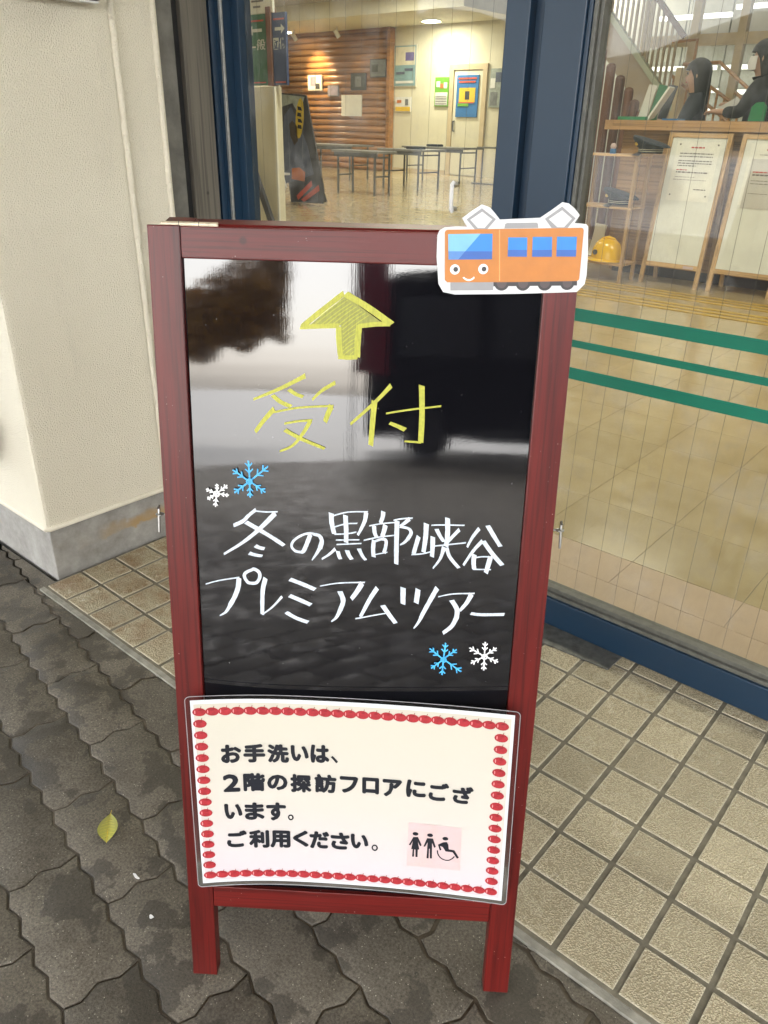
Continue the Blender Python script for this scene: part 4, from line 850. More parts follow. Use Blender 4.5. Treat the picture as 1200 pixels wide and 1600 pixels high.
picture('framed_picture', 'bright violet and white picture leftmost on the log wall', 'picture', -17.02, -16.47, 1.91, 2.29, YW, 'band', 'poster_white', [('print_patch', 'pic_violet', .2, .6, .3, .9), ('print_patch', 'charcoal', .55, .85, .1, .45)])
picture('framed_picture', 'small grey picture between the violet one and the dark frames', 'picture', -16.26, -15.85, 1.77, 2.03, YW, 'pic_grey', 'pic_violet')
picture('framed_picture', 'dark framed picture above the hanging white paper', 'picture', -15.40, -14.86, 1.91, 2.30, YW, 'charcoal', 'pic_dark', [('print_patch', 'pic_grey', .3, .7, .2, .8)])
picture('framed_picture', 'highest dark picture near the right corner of the log wall', 'picture', -14.72, -14.18, 2.19, 2.60, YW, 'charcoal', 'pic_grey', [('print_patch', 'pic_dark', .1, .5, .3, .7)])
tag(MB().box(-15.76, -15.01, YW-.012, YW-.006, 1.30, 1.80, .001).build('paper_sheet', 'notice'), 'blank cream paper sheet hanging on the log wall', 'paper')
o = picture('wall_map', 'tall framed poster with purple picture above a teal map', 'poster', -14.03, -13.31, 1.98, 2.89, 15.79, 'band', 'poster_teal', [('print_patch', 'poster_cream', .07, .94, .52, .95), ('print_patch', 'purple', .52, .90, .62, .82), ('print_patch', 'poster_white', .1, .9, .08, .14), ('print_patch', 'steelblue', .12, .5, .3, .36), ('print_patch', 'steelblue', .5, .88, .38, .44)])
o = picture('wall_calendar', 'green topped wall calendar left of the cream door', 'calendar', -12.70, -12.28, 1.54, 2.17, 15.79, 'poster_green', 'poster_green', [('print_patch', 'poster_white', .06, .94, .04, .48), ('print_patch', 'poster_white', .12, .38, .66, .86), ('print_patch', 'poster_white', .66, .9, .62, .82), ('print_patch', 'orange2', .40, .62, .62, .78)]+[('date_row', 'grey_ink', .1, .9, .08+.085*i, .10+.085*i) for i in range(4)])
picture('small_poster', 'small white and yellow poster below the tall framed map', 'poster', -13.96, -13.45, 1.41, 1.75, 15.79, 'poster_white', 'poster_white', [('print_patch', 'poster_yellow', .03, .97, .05, .35), ('print_patch', 'orange2', .12, .4, .6, .8), ('print_patch', 'pic_grey', .65, .85, .45, .85)], 0)
picture('wall_poster', 'pale grey plant poster on the right end of the cream wall', 'poster', -11.09, -10.70, 1.52, 2.32, 15.79, 'leaf_grey', 'leaf_grey', [('print_patch', 'pic_grey', .1, .6, .05, .4), ('print_patch', 'steelblue', .4, .9, .65, .9), ('print_patch', 'poster_white', .05, .4, .5, .75)], 0)
dr = thing('interior_door', 'cream interior door with blue poster at the back of the hall', 'door', (-11.7, 15.78, 0))
MB().box(-12.25, -12.13, 15.74, 15.799, 0, 2.43).build('frame', 'mullion', dr); MB().box(-11.29, -11.17, 15.74, 15.799, 0, 2.43).build('frame', 'mullion', dr); MB().box(-12.1295, -11.2905, 15.74, 15.799, 2.31, 2.43).build('frame', 'mullion', dr)
MB().box(-12.12, -11.30, 15.765, 15.799, .02, 2.30, .003).build('leaf', 'iwall', dr); MB().tube([(-12.06, 15.76, 1.0), (-12.06, 15.71, 1.0), (-12.06, 15.71, 1.22), (-12.06, 15.76, 1.22)], .018, 6).build('handle', 'table', dr)
picture('door_poster', 'blue poster with yellow square taped to the cream door', 'poster', -12.02, -11.39, 1.31, 2.20, 15.762, 'poster_blue', 'poster_blue', [('print_patch', 'poster_yellow', .14, .88, .36, .70), ('print_patch', 'charcoal', .42, .62, .42, .62), ('lettering', 'poster_red', .08, .92, .90, .94), ('lettering', 'poster_red', .12, .88, .82, .86), ('print_patch', 'poster_green', .1, .6, .26, .33), ('print_patch', 'poster_red', .14, .86, .335, .36)], 0)
lp = thing('corner_log_post', 'dark brown log post right of the cream wall posters', 'post', (-10.45, 15.3, 0)); MB().tube([(-10.32, 15.3, 0), (-10.32, 15.3, 2.6), (-10.32, 15.3, 2.66)], [.12, .12, .06], 12).build('post', 'log_post', lp)
st = thing('stool', 'slim metal stand beside the dark log post at the cream wall', 'stand', (-9.3, 13.6, 0))
MB().box(-9.75, -9.30, 13.45, 13.85, .70, .73).build('seat', 'tabletop', st)
for x in (-9.72, -9.34):
    MB().tube([(x, 13.65, .70), (x, 13.65, .02)], .014, 6).build('leg', 'table', st)
MB().box(-9.95, -9.2, 13.62, 13.68, 0, .02).build('foot', 'table', st)
# folding tables
def table(label, x0, x1, y0, y1, extra=()):
    t = thing('folding_table', label, 'table', ((x0+x1)/2, (y0+y1)/2, 0), 'folding tables in the hall')
    MB().box(x0, x1, y0, y1, .665, .70, .004).build('table_top', 'tabletop', t)
    for x in (x0+.12, x1-.12):
        for y in (y0+.06, y1-.06): MB().tube([(x, y, .664), (x, y, .0)], .020, 8).build('leg', 'table', t)
        MB().tube([(x, y0+.06, .30), (x, y1-.06, .30)], .014, 6).build('leg_brace', 'table', t); MB().tube([(x, y0+.06, .60), (x, y1-.06, .60)], .016, 6).build('leg_brace', 'table', t)
    MB().box(x0+.05, x1-.05, y0+.03, y0+.05, .60, .664).build('apron', 'table', t)
    return t
table('nearest grey folding table in front of the log wall', -9.95, -8.85+.0, 9.25, 9.75)
table('grey folding table behind and right of the nearest table', -10.35, -9.25, 10.95, 11.7)
table('furthest grey folding table close to the cream wall', -11.6, -9.9, 13.2, 13.9)
table('long grey folding table running along the log wall', -13.6, -11.9, 11.9, 12.6)
for x, y, c in ((-9.6, 11.2, 'navy'), (-10.9, 13.5, 'navy')): tag(MB().box(x-.16, x+.16, y-.1, y+.1, .701, .745, .01).build('folded_cloth', c), 'small dark cloth bundle on the %s grey table' % ('middle' if x > -10 else 'far'), 'cloth')
# cut-out standee
sd = thing('display_standee', 'leaning cut-out display with yellow badge and dark figure print', 'display board', (-8.8, 7.4, 0))
SP = [(-9.02, .0), (-8.31, .02), (-8.30, .22), (-8.63, 1.46), (-9.22, 1.50)]
MB().prism(SP, 7.40, 7.42, lambda x, y, z: (x, z, y)).build('board', 'charcoal', sd)
def sp(name, mat, pts, k): MB().prism(pts, 7.3995-.002*k-.0015, 7.3995-.002*k, lambda x, y, z: (x, z, y)).build(name, mat, sd)
sp('grey_print', 'leaf_grey', [(-9.20, 1.30), (-9.21, 1.48), (-8.66, 1.44), (-8.78, 1.2), (-8.92, 1.36)], 0)
sp('figure_print', 'steelblue', [(-9.15, .25), (-9.18, .85), (-9.1, 1.2), (-8.95, 1.32), (-8.8, 1.1), (-8.62, .8), (-8.5, .42), (-8.75, .35)], 1)
sp('face_print', 'bark', [(-8.98, .92), (-9.0, 1.08), (-8.93, 1.13), (-8.83, 1.06), (-8.82, .86), (-8.90, .80)], 2)
bdg = [(-8.80+.085*math.cos(a_*.5)*(1+.0), 1.16+.27*math.sin(a_*.5)) for a_ in range(13)]
sp('badge', 'badge_yellow', [(x+(1.16-y)*-.12+.03, y) for x, y in bdg], 2)
for i in range(4): sp('badge_mark', 'ink', [(-8.82+.02*(i % 2), 1.03+.08*i), (-8.73+.02*(i % 2), 1.02+.08*i), (-8.74, 1.07+.08*i), (-8.81, 1.08+.08*i)], 3)
sp('orange_print', 'orange2', [(-8.98, .33), (-8.97, .48), (-8.8, .50), (-8.68, .44), (-8.70, .31)], 2)
sp('lettering', 'poster_red', [(-8.88, .10), (-8.55, .33), (-8.53, .26), (-8.85, .04)], 3); sp('lettering', 'poster_red', [(-8.78, .05), (-8.40, .28), (-8.38, .20), (-8.72, .02)], 3)
MB().obox((-8.7, 7.43, .9), (-8.7, 7.85, 0), .05, .02).build('prop', 'charcoal', sd)
ch = thing('white_chair', 'white folding chair half hidden behind the display board', 'chair', (-8.95, 7.0, 0))
MB().tube([(-8.86, 7.02, .02), (-8.72, 7.02, .25), (-8.80, 7.02, .45), (-8.80, 7.02, .62), (-8.92, 7.02, .64)], .022, 8).build('frame', 'mask', ch); MB().box(-9.0, -8.8, 6.9, 7.2, .40, .43, .006).build('seat', 'mask', ch)
# cream partition, leaning rail, hanging signs behind the left leaf
pt = tag(MB().box(-4.95, -4.42, 3.0, 3.06, .0, 1.335, .003).build('partition', 'iwall'), 'cream low partition just inside the left glass leaf', 'partition')
MB().box(-4.435, -4.415, 2.985, 2.999, 0, 1.336).build('edge_trim', 'notice', pt)
tag(MB().obox((-4.66, 2.93, .82), (-4.28, 2.93, .05), .05, .03, (0, 1, 0)).build('sloping_bar', 'charcoal'), 'dark sloping bar in front of the cream partition', 'bar')
def sign(lbl, x0, x1, mat, txt, arrow, y=3.0):
    s = thing('direction_sign', lbl, 'sign', ((x0+x1)/2, y, 1.34)); MB().box(x0, x1, y, y+.02, 1.345, 1.80, .001).build('panel', mat, s)
    w = x1-x0
    def T(nm, ch, a, b, c, d, mt='sign_white', of=.02):
        V, F = fitted(ch, x0+a*w, 1.345+c*.455, x0+b*w, 1.345+d*.455, of); m = MB(); m.v = [(x, y-.001, z) for x, z in V]; m.f = F; m.build(nm, mt, s)
    ax0, ax1 = x0+.08*w, x0+.80*w; zc = 1.70
    P = [(ax0, zc), (ax0+.25*w, zc+.03), (ax0+.25*w, zc+.010), (ax1, zc+.010), (ax1, zc-.010), (ax0+.25*w, zc-.010), (ax0+.25*w, zc-.03)]
    if arrow > 0: P = [(x0+x1-a, b) for a, b in P]
    MB().prism(P, y-.002, y-.0008, lambda x, q, z: (x, z, q)).build('arrow', 'sign_white', s)
    T('lettering', txt[0], .05, .46, .54, .56 if txt[0] == '一' else .68) if txt[0] == '一' else T('lettering', txt[0], .05, .46, .50, .66)
    T('lettering', txt[1], .52, .95, .50, .66)
    MB().box(x0+.1*w, x1-.1*w, y-.0012, y-.0004, 1.755, 1.765).build('stripe', 'poster_red', s); MB().box(x0+.1*w, x1-.1*w, y-.0012, y-.0004, 1.36, 1.368).build('stripe', 'poster_red', s)
sign('green hanging sign with left arrow and white characters 一般', -4.72, -4.50, 'sgreen', '一般', -1)
sign('blue hanging sign with right arrow and white characters 団体', -4.43, -4.29, 'sblue', '団体', 1)
tag(MB().box(-4.49, -4.44, 2.99, 3.05, 1.34, 1.84, .002).build('sign_post', 'log_post'), 'brown post between the green and the blue hanging signs', 'post')
hs = thing('header_board', 'white board with small lettering above the green sign', 'sign', (-4.6, 3.0, 1.82)); MB().box(-4.74, -4.42, 3.0, 3.02, 1.805, 2.1).build('panel', 'notice', hs)
for i, (a, b) in enumerate(((.2, .8), (.3, .7), (.35, .6))): MB().box(-4.74+.32*a, -4.74+.32*b, 2.998, 2.9995, 1.84+.035*(2-i), 1.852+.035*(2-i)).build('lettering', 'grey_ink', hs)
# wooden stringer of a stair above the hall
if False: tag(MB().obox((-10.55, 12.9, 3.45), (-9.0, 12.9, 2.42), .05, .05).build('stair_edge', 'grey_wall') , 'grey sloping stair edge at the upper right of the hall', 'stair edge')

# ------------------------------------------------------------------ reception on the right
ct = thing('reception_counter', 'long wooden reception counter behind the notice easels', 'counter', (-.6, 5.3, 0))
cp = [(-2.77, 5.15), (-2.74, 5.05), (-2.64, 5.0), (3.5, 5.0), (3.5, 5.62), (-2.77, 5.62)]
MB().prism(cp, 1.10, 1.17).build('counter_top', 'counter_wood', ct)
MB().box(-2.60, 3.5, 5.12, 5.20, .08, 1.099, .003).build('front_panel', 'counter_wood', ct); MB().box(-2.60, -2.53, 5.21, 5.60, .0, 1.099).build('end_panel', 'counter_wood', ct); MB().box(-2.55, 3.5, 5.16, 5.20, 0, .079).build('plinth', 'charcoal', ct)
for x in (-1.9, -1.1, -.3): MB().box(x-.004, x+.004, 5.114, 5.1195, .1, 1.09).build('panel_joint', 'charcoal', ct)
# open shelf
sh = thing('open_shelf', 'open pine shelf rack holding caps and a helmet left of the easels', 'shelf', (-2.44, 4.7, 0))
for z_ in (.925, .555, .135): MB().box(-2.68, -2.21, 4.60, 4.86, z_-.008, z_+.008, .002).build('shelf_board', 'pine_h', sh)
for x in (-2.665, -2.225):
    for y in (4.615, 4.845): MB().box(x-.012, x+.012, y-.012, y+.012, 0, .9165).build('post', 'pine_v', sh)
def cap(loc, lbl, face):
    c = thing('station_cap', lbl, 'cap', loc); cx, cy, cz = loc
    b = MB().lathe([(.078, .0), (.080, .035), (.080, .038)], 24, (cx, cy, cz+.012), 1.15, 1); autosmooth(b.build('cap_band', 'navy', c))
    MB().lathe([(.0812, .012), (.0812, .016)], 24, (cx, cy, cz+.012), 1.15, 1).build('braid', 'band', c); MB().lathe([(.0812, .024), (.0812, .028)], 24, (cx, cy, cz+.012), 1.15, 1).build('braid', 'band', c)
    cr = MB(); n = 24
    for r_, z_, k in ((.080, .050, 0), (.115, .082, .25), (.112, .095, .3), (.06, .098, .3), (.005, .099, .3)):
        for j in range(n):
            an = 2*math.pi*j/n; x, y = r_*1.25*math.cos(an), r_*math.sin(an); cr.v.append((cx+x, cy+y, cz+z_-k*x*.9))
    for i in range(4):
        for j in range(n): cr.f.append((i*n+j, i*n+(j+1) % n, (i+1)*n+(j+1) % n, (i+1)*n+j))
    cr.f.append(tuple(4*n+j for j in range(n))); autosmooth(cr.build('crown', 'navy', c), 60)
    v = MB(); P = []
    for r_, dz_ in ((.082, 0), (.120, -.018), (.128, -.022)):
        for j in range(13):
            an = math.pi+(-.95+1.9*j/12)+.4; P.append((cx+r_*1.12*math.cos(an), cy+r_*math.sin(an), cz+.018+dz_))
    v.v = P; v.f = [(i*13+j, i*13+j+1, (i+1)*13+j+1, (i+1)*13+j) for i in range(2) for j in range(12)]; autosmooth(v.build('visor', 'ink', c), 60)
    MB().lathe([(.013, 0), (.013, -.006), (.006, -.008)], 12, (cx-.085, cy-.068, cz+.075), axis='y').build('badge', 'gold', c)
cap((-2.16, 4.68, .933), 'dark station cap with silver braid on top of the pine shelf', 0); cap((-2.35, 4.70, .563), 'dark cap with gold badge on the middle shelf', 0)
hh = thing('safety_helmet', 'yellow hard hat on the bottom shelf', 'helmet', (-2.40, 4.70, .143))
hb = MB(); prof = [(.115, 0), (.113, .026), (.107, .068), (.090, .112), (.056, .142), (.004, .152)]; hb.lathe(prof, 28, (-2.40, 4.70, .165), 1.1, .95); autosmooth(hb.build('shell', 'helmet', hh), 60)
hv = MB(); hv.lathe([(.112, .0), (.135, -.012), (.137, -.018), (.114, -.008)], 28, (-2.41, 4.70, .167), 1.12, .98); autosmooth(hv.build('brim', 'helmet', hh), 60)
MB().tube([(-2.40-.119*math.cos(k*math.pi/8), 4.70, .172+.153*math.sin(k*math.pi/8)) for k in range(1, 8)], .012, 8).build('ridge', 'helmet', hh)
MB().lathe([(.020, 0), (.020, -.006), (.008, -.008)], 14, (-2.455, 4.600, .215), axis='y').build('emblem', 'charcoal', hh)
fg = thing('pink_figurine', 'tiny pink and blue figurine on the shelf top left of the cap', 'figurine', (-2.44, 4.68, .933)); MB().lathe([(.022, 0), (.024, .02), (.02, .035)], 12, (-2.46, 4.68, .933)).build('base', 'poster_blue', fg); MB().lathe([(.018, .0352), (.024, .05), (.018, .068), (.004, .074)], 12, (-2.46, 4.68, .933)).build('head', 'pink', fg)
tag(MB().obox((-2.58, 4.83, .15), (-2.56, 4.87, .40), .10, .006, (0, 1, 0)).build('paper_card', 'notice'), 'white card standing at the back of the bottom shelf', 'card')
# notice easels
def easel(xl, w, lbl, grey):
    e = thing('notice_easel', lbl, 'easel', (xl+w/2, 4.8, 0), 'notice easels before the counter')
    tn = math.tan(R(8))
    def P(x, z, d=0): return (xl+x, 4.79+z*tn+d, z)
    def slab(name, mat, x0, x1, z0, z1, d0, d1):
        m = MB(); m.add([P(x, z, d) for z in (z0, z1) for d in (d0, d1) for x in (x0, x1)], [(0,2,3,1), (4,5,7,6), (0,1,5,4), (2,6,7,3), (0,4,6,2), (1,3,7,5)]); return m.build(name, mat, e)
    slab('upright', 'pine_v', 0, .032, 0, 1.09, 0, .02); slab('upright', 'pine_v', w-.032, w, 0, 1.09, 0, .02)
    slab('top_rail', 'pine_h', .0325, w-.0325, 1.056, 1.088, .0005, .0195); slab('bottom_rail', 'pine_h', .0325, w-.0325, .135, .167, .0005, .0195)
    slab('white_face', 'white_panel', .0325, w-.0325, .1675, 1.0555, .008, .012)
    m = MB(); m.obox((xl+.016, 4.79+1.05*tn+.03, 1.05), (xl+.016, 5.09, 0), .03, .02); m.build('back_leg', 'pine_v', e); m = MB(); m.obox((xl+w-.016, 4.79+1.05*tn+.03, 1.05), (xl+w-.016, 5.09, 0), .03, .02); m.build('back_leg', 'pine_v', e)
    nb2 = slab('notice_sheet', 'notice', .075, w-.075, .62, 1.03, .0062, .0076)
    if grey: slab('notice_sheet', 'notice_grey', .10, w-.04, .60, .93, .0048, .0060)
    rnd = random.Random(3 if grey else 5)
    def line(z, a, b, mat, h=.007):
        x = a
        m = MB()
        while x < b:
            wd = rnd.uniform(.008, .03); wd = min(wd, b-x); m.add([P(x, z, .0035), P(x+wd, z, .0035), P(x+wd, z+h, .0035), P(x, z+h, .0035)], [(0, 1, 2, 3)]); x += wd+.005
        m.build('text_line', mat, e)
    c = w/2
    line(.985, c-.05, c+.05, 'red_ink', .010)
    if not grey:
        for z in (.945, .925, .895, .878, .861): line(z, .11, w-.11 if z != .861 else .25, 'grey_ink')
        line(.832, .11, .19, 'red_ink'); line(.815, .11, w-.12, 'grey_ink', .009); line(.785, .11, .26, 'grey_ink', .003); line(.766, .10, w-.12, 'grey_ink', .003); line(.70, w-.2, w-.11, 'grey_ink')
        slab('price_tag', 'pink', w-.14, w-.06, .14, .160, -.0025, -.0005)
        for x, z in ((.10, 1.01), (w-.09, 1.01), (.10, .66), (w-.10, .66)): m = MB(); m.tube([P(x, z, .007), P(x, z, .001)], .006, 8); m.build('magnet', 'grey_ink', e)
    else:
        line(.955, c-.09, c+.12, 'grey_ink', .004); line(.84, .13, .40, 'red_ink', .008); line(.82, .13, .42, 'grey_ink', .010); line(.785, .13, .38, 'grey_ink', .004); line(.765, .13, .30, 'grey_ink', .004); line(.70, .13, .42, 'grey_ink', .003)
easel(-2.14, .475, 'pine easel with white notice and red heading left of the other easel', False)
easel(-1.595, .475, 'pine easel with grey inner notice cut by the right picture edge', True)
# tactile strip
tp = thing('tactile_strip', 'ochre ribbed tactile strips across the beige hall floor', 'floor strip', (-1, 4.25, .0))
for y in (3.90, 4.0, 4.1, 4.32, 4.42, 4.52): MB().box(-6.0, 3, y, y+.045, .0004, .005, .001).build('tactile_bar', 'tactile', tp)
# brown stepped log posts
lg = thing('log_screen', 'row of brown log posts stepping down towards the counter', 'log screen', (-3.5, 7, 0))
for x, z_ in ((-3.96, 1.96), (-3.84, 1.85), (-3.72, 1.71), (-3.60, 1.60), (-3.49, 1.49), (-3.41, 1.38), (-3.32, 1.28)):
    MB().tube([(x, 7.0, 0), (x, 7.0, z_-.03), (x, 7.0, z_-.01), (x, 7.0, z_)], [.048, .048, .038, .012], 12).build('log', 'log_post', lg)
# staircase with slatted balustrade: runs down to the right behind the counter
sc = thing('staircase', 'pale staircase with slatted balustrade coming down behind the counter', 'staircase', (-4, 8, 0))
def sx(x): return 2.34+(x+4.39)*(-.89/.87)
MB().prism([(-5.4, sx(-5.4)-.42), (-3.42, sx(-3.42)-.42), (-3.42, sx(-3.42)-.05), (-5.4, sx(-5.4)-.05)], 8.0, 8.06, lambda x, y, z: (x, z, y)).build('stair_side', 'iwall_pink', sc)
MB().prism([(-5.4, sx(-5.4)-.05), (-3.42, sx(-3.42)-.05), (-3.42, sx(-3.42)+.03), (-5.4, sx(-5.4)+.03)], 7.98, 8.07, lambda x, y, z: (x, z, y)).build('stringer', 'stringer', sc)
x = -5.3
b0 = MB().box(-4.012, -3.988, 8.01, 8.03, 0, .62).build('baluster', 'baluster', sc); k = 0
while x < -3.45:
    o = b0 if k == 0 else linkcopy(b0.data, 'baluster', (0, 0, 0), sc); o.location = (x+4, 0, sx(x)+.03); k += 1; x += .062
MB().obox((-5.4, 8.02, sx(-5.4)+.66), (-3.42, 8.02, sx(-3.42)+.66), .05, .05).build('handrail', 'log_post', sc)
MB().box(-3.44, -3.38, 7.99, 8.05, 0, 1.72).build('newel', 'mullion', sc)
# window wall with timber mullions, and the bright room beyond
ww = thing('window_wall', 'timber mullioned window wall with bright lights beyond the counter', 'window wall', (-1, 9, 0))
for x in (-4.30, -3.70, -3.15, -2.45, -1.6, -.8, 0, .8, 1.6): MB().box(x-.045, x+.045, 8.95, 9.05, 0, 3.2, .003).build('mullion', 'mullion', ww)
for z0_, z1_ in ((2.00, 2.12), (.9, .96), (2.9, 3.0)): MB().box(-4.35, 3.5, 8.96, 9.04, z0_, z1_, .003).build('transom', 'mullion', ww)
xs = [-4.30, -3.70, -3.15, -2.45, -1.6, -.8, 0, .8, 1.6]
for a_1, b_1 in zip(xs[:-1], xs[1:]): MB().box(a_1+.0455, b_1-.0455, 8.998, 9.002, .9605, 1.9995).build('pane', 'glass', ww)
fp = thing('far_room_panels', 'pale and grey wall panels of the room beyond the windows', 'wall panels', (-2, 11, 0))
for i, x in enumerate([-6.5+.62*k for k in range(16)]): MB().box(x, x+.60, 11.0, 11.05, 0, 3.2).build('panel', 'shutter' if i in (5, 6, 9, 13) else 'frost', fp)
TL = emis('fluorescent_tube', (1, .98, .95), .35)
for k, (x, z_, w_) in enumerate(((-4.55, 1.90, .95), (-3.5, 1.90, 1.0), (-4.45, 1.62, .9), (-3.4, 1.60, .9), (-4.4, 1.37, .9), (-3.3, 1.36, .8), (-4.4, 1.15, .9), (-4.5, 2.52, 1.0), (-3.4, 2.60, 1.1), (-2.2, 2.62, 1.0), (-2.2, 1.9, 1.0))):
    row = {1.90: 'second row', 1.62: 'third row', 1.60: 'third row', 1.37: 'fourth row', 1.36: 'fourth row', 1.15: 'lowest row', 2.52: 'top row', 2.60: 'top row', 2.62: 'top row', 1.9: 'second row'}[z_]
    s = thing('strip_light', 'white glowing strip light in the %s, %s in the far windows' % (row, 'left' if x < -4 else 'middle' if x < -3 else 'right'), 'strip light', (x, 10.9, z_), 'strip lights beyond the window wall')
    MB().box(x-w_/2, x+w_/2, 10.86, 10.92, z_-.026, z_+.026, .006).build('tube', TL, s); MB().box(x-w_/2, x+w_/2, 10.921, 10.95, z_-.03, z_+.03).build('fitting', 'mask', s)
# orange handrails zigzagging behind the staff
hr = thing('orange_handrail', 'orange wooden handrail bending down in front of the windows', 'handrail', (-3.3, 8.6, 0))
for P in ([(-3.80, 8.6, 2.02), (-3.50, 8.6, 2.03), (-3.50, 8.6, 1.70), (-3.02, 8.6, 1.42), (-2.55, 8.6, 1.08)], [(-3.62, 8.6, 1.79), (-3.20, 8.6, 1.80), (-2.95, 8.6, 1.62), (-2.35, 8.6, 1.20)], [(-3.74, 8.6, 1.68), (-3.1, 8.6, 1.28), (-2.7, 8.6, 1.0)], [(-2.95, 8.55, 1.50), (-2.3, 8.55, 1.06)]): MB().tube(P, .019, 8).build('rail', 'rail_wood', hr)
for x in [-3.70+.09*k for k in range(13)]: MB().box(x-.010, x+.010, 8.58, 8.60, .5, 1.68-(max(0, x+3.5))*.55).build('baluster', 'rail_wood', hr)
# things on the counter
tag(MB().prism([(-2.66, 5.1), (-2.42, 5.08), (-2.40, 5.26), (-2.64, 5.28)], 1.1705, 1.195).build('green_mat', 'gfile'), 'flat green box at the left end of the counter', 'box')
ds = thing('leaflet_stand', 'clear and green leaflet stand on the left end of the counter', 'leaflet stand', (-2.38, 5.2, 1.17))
for i in range(3): MB().obox((-2.50+.07*i, 5.2+.03*i, 1.18), (-2.46+.07*i, 5.24+.03*i, 1.42), .07, .01, (0, 1, 0)).build('leaflet', ('notice_grey', 'sgreen', 'charcoal')[i], ds)
MB().obox((-2.42, 5.17, 1.175), (-2.28, 5.17, 1.40), .015, .10, (0, 1, 0)).build('holder', 'white_panel', ds)
tag(MB().box(-2.33, -2.2, 5.2, 5.34, 1.1705, 1.185).build('blue_book', 'poster_blue'), 'blue folder lying beside the leaflet stand on the counter', 'folder')
# ceiling lights in the hall; the flat ones are added unseen to brighten it
LE = emis('lamp_face', (1, .97, .86), .8)
def lamp(x, y, sx_, sy_, e_w, z=3.585, lbl='', col=(1, .93, .78), cat='ceiling light'):
    s = thing('ceiling_light', lbl, cat, (x, y, z), 'ceiling lights of the hall'); MB().box(x-sx_/2, x+sx_/2, y-sy_/2, y+sy_/2, z, z+.014).build('housing', 'mask', s); MB().box(x-sx_/2+.02, x+sx_/2-.02, y-sy_/2+.02, y+sy_/2-.02, z-.004, z-.0005).build('diffuser', LE, s)
    ld = bpy.data.lights.new('lamp', 'AREA'); ld.shape = 'RECTANGLE'; ld.size = sx_; ld.size_y = sy_; ld.energy = e_w; ld.color = col
    lo_ = bpy.data.objects.new('lamp', ld); COL.objects.link(lo_); lo_.location = (x, y, z-.03); lo_.visible_camera = True
LK = 0.25
for i, (x, y, e_w, w_) in enumerate(((-14.5, 11.5, 40, 'the far tables before the log wall'), (-11.5, 12.5, 40, 'the furthest table by the cream wall'), (-13, 8, 50, 'the floor left of the display board'), (-9, 8.5, 50, 'the nearest grey table'), (-6.5, 5, 36, 'the floor between partition and counter'), (-2.6, 2.7, 44, 'the floor before the pine shelf'), (.2, 2.7, 44, 'the floor right of the easels'), (-2.4, 6.3, 8, 'the staff behind the counter'), (1.0, 6.3, 20, 'the right end of the counter'), (-6.2, 10.5, 40, 'the foot of the staircase'))):
    lamp(x, y, 1.2, .3, e_w*LK, lbl='unseen ceiling light added over '+w_, z=3.58)
for x, y, e_w, lb in ((-12.3, 15.0, 14, 'round downlight in the soffit above the cream wall'), (-17.2, 15.0, 3, 'small downlight in the soffit above the log wall')):
    lamp(x, y, .35, .25, e_w*.9, 3.262, lb, cat='downlight')
def spot(x, y, z, tx, ty, tz, e_w, lbl):
    s = thing('spotlight', lbl, 'spotlight', (x, y, z)); d = (Vector((tx, ty, tz))-Vector((x, y, z))).normalized(); c = Vector((x, y, z))
    MB().tube([tuple(c-d*.09), tuple(c+d*.09)], .055, 12).build('head', 'mask', s); MB().tube([tuple(c), (x, y, 3.278)], .012, 6).build('stem', 'mask', s)
    ld = bpy.data.lights.new('spot', 'SPOT'); ld.energy = e_w; ld.spot_size = R(75); ld.spot_blend = .8; ld.color = (1, .72, .38); ld.shadow_soft_size = .05
    o = bpy.data.objects.new('spot', ld); COL.objects.link(o); o.location = c+d*.12; o.rotation_euler = (-d).to_track_quat('Z', 'Y').to_euler()
spot(-16.75, 14.9, 3.12, -16.6, 15.7, 2.2, 40, 'white spotlight aimed at the log wall from the soffit'); spot(-15.2, 14.9, 3.12, -14.9, 15.7, 1.9, 2.5, 'second white spotlight further right on the soffit')

# ================================================================== PEOPLE
def skinmesh(nodes, edges, radii, name, mat, parent, levels=2, root=0):
    me = bpy.data.meshes.new(name); me.from_pydata([tuple(p) for p in nodes], edges, []); ob = bpy.data.objects.new(name, me); COL.objects.link(ob)
    md = ob.modifiers.new('skin', 'SKIN'); md.use_smooth_shade = True
    sv = me.skin_vertices[0].data
    for i, r_ in enumerate(radii): sv[i].radius = (r_, r_) if not hasattr(r_, '__len__') else r_; sv[i].use_root = (i == root)
    sb = ob.modifiers.new('sub', 'SUBSURF'); sb.levels = sb.render_levels = levels
    bpy.context.view_layer.update(); dg = bpy.context.evaluated_depsgraph_get(); m2 = bpy.data.meshes.new_from_object(ob.evaluated_get(dg)); bpy.data.objects.remove(ob)
    m2.materials.clear(); m2.materials.append(MT[mat]); o = bpy.data.objects.new(name, m2); COL.objects.link(o); o.parent = parent
    for p in m2.polygons: p.use_smooth = True
    return o
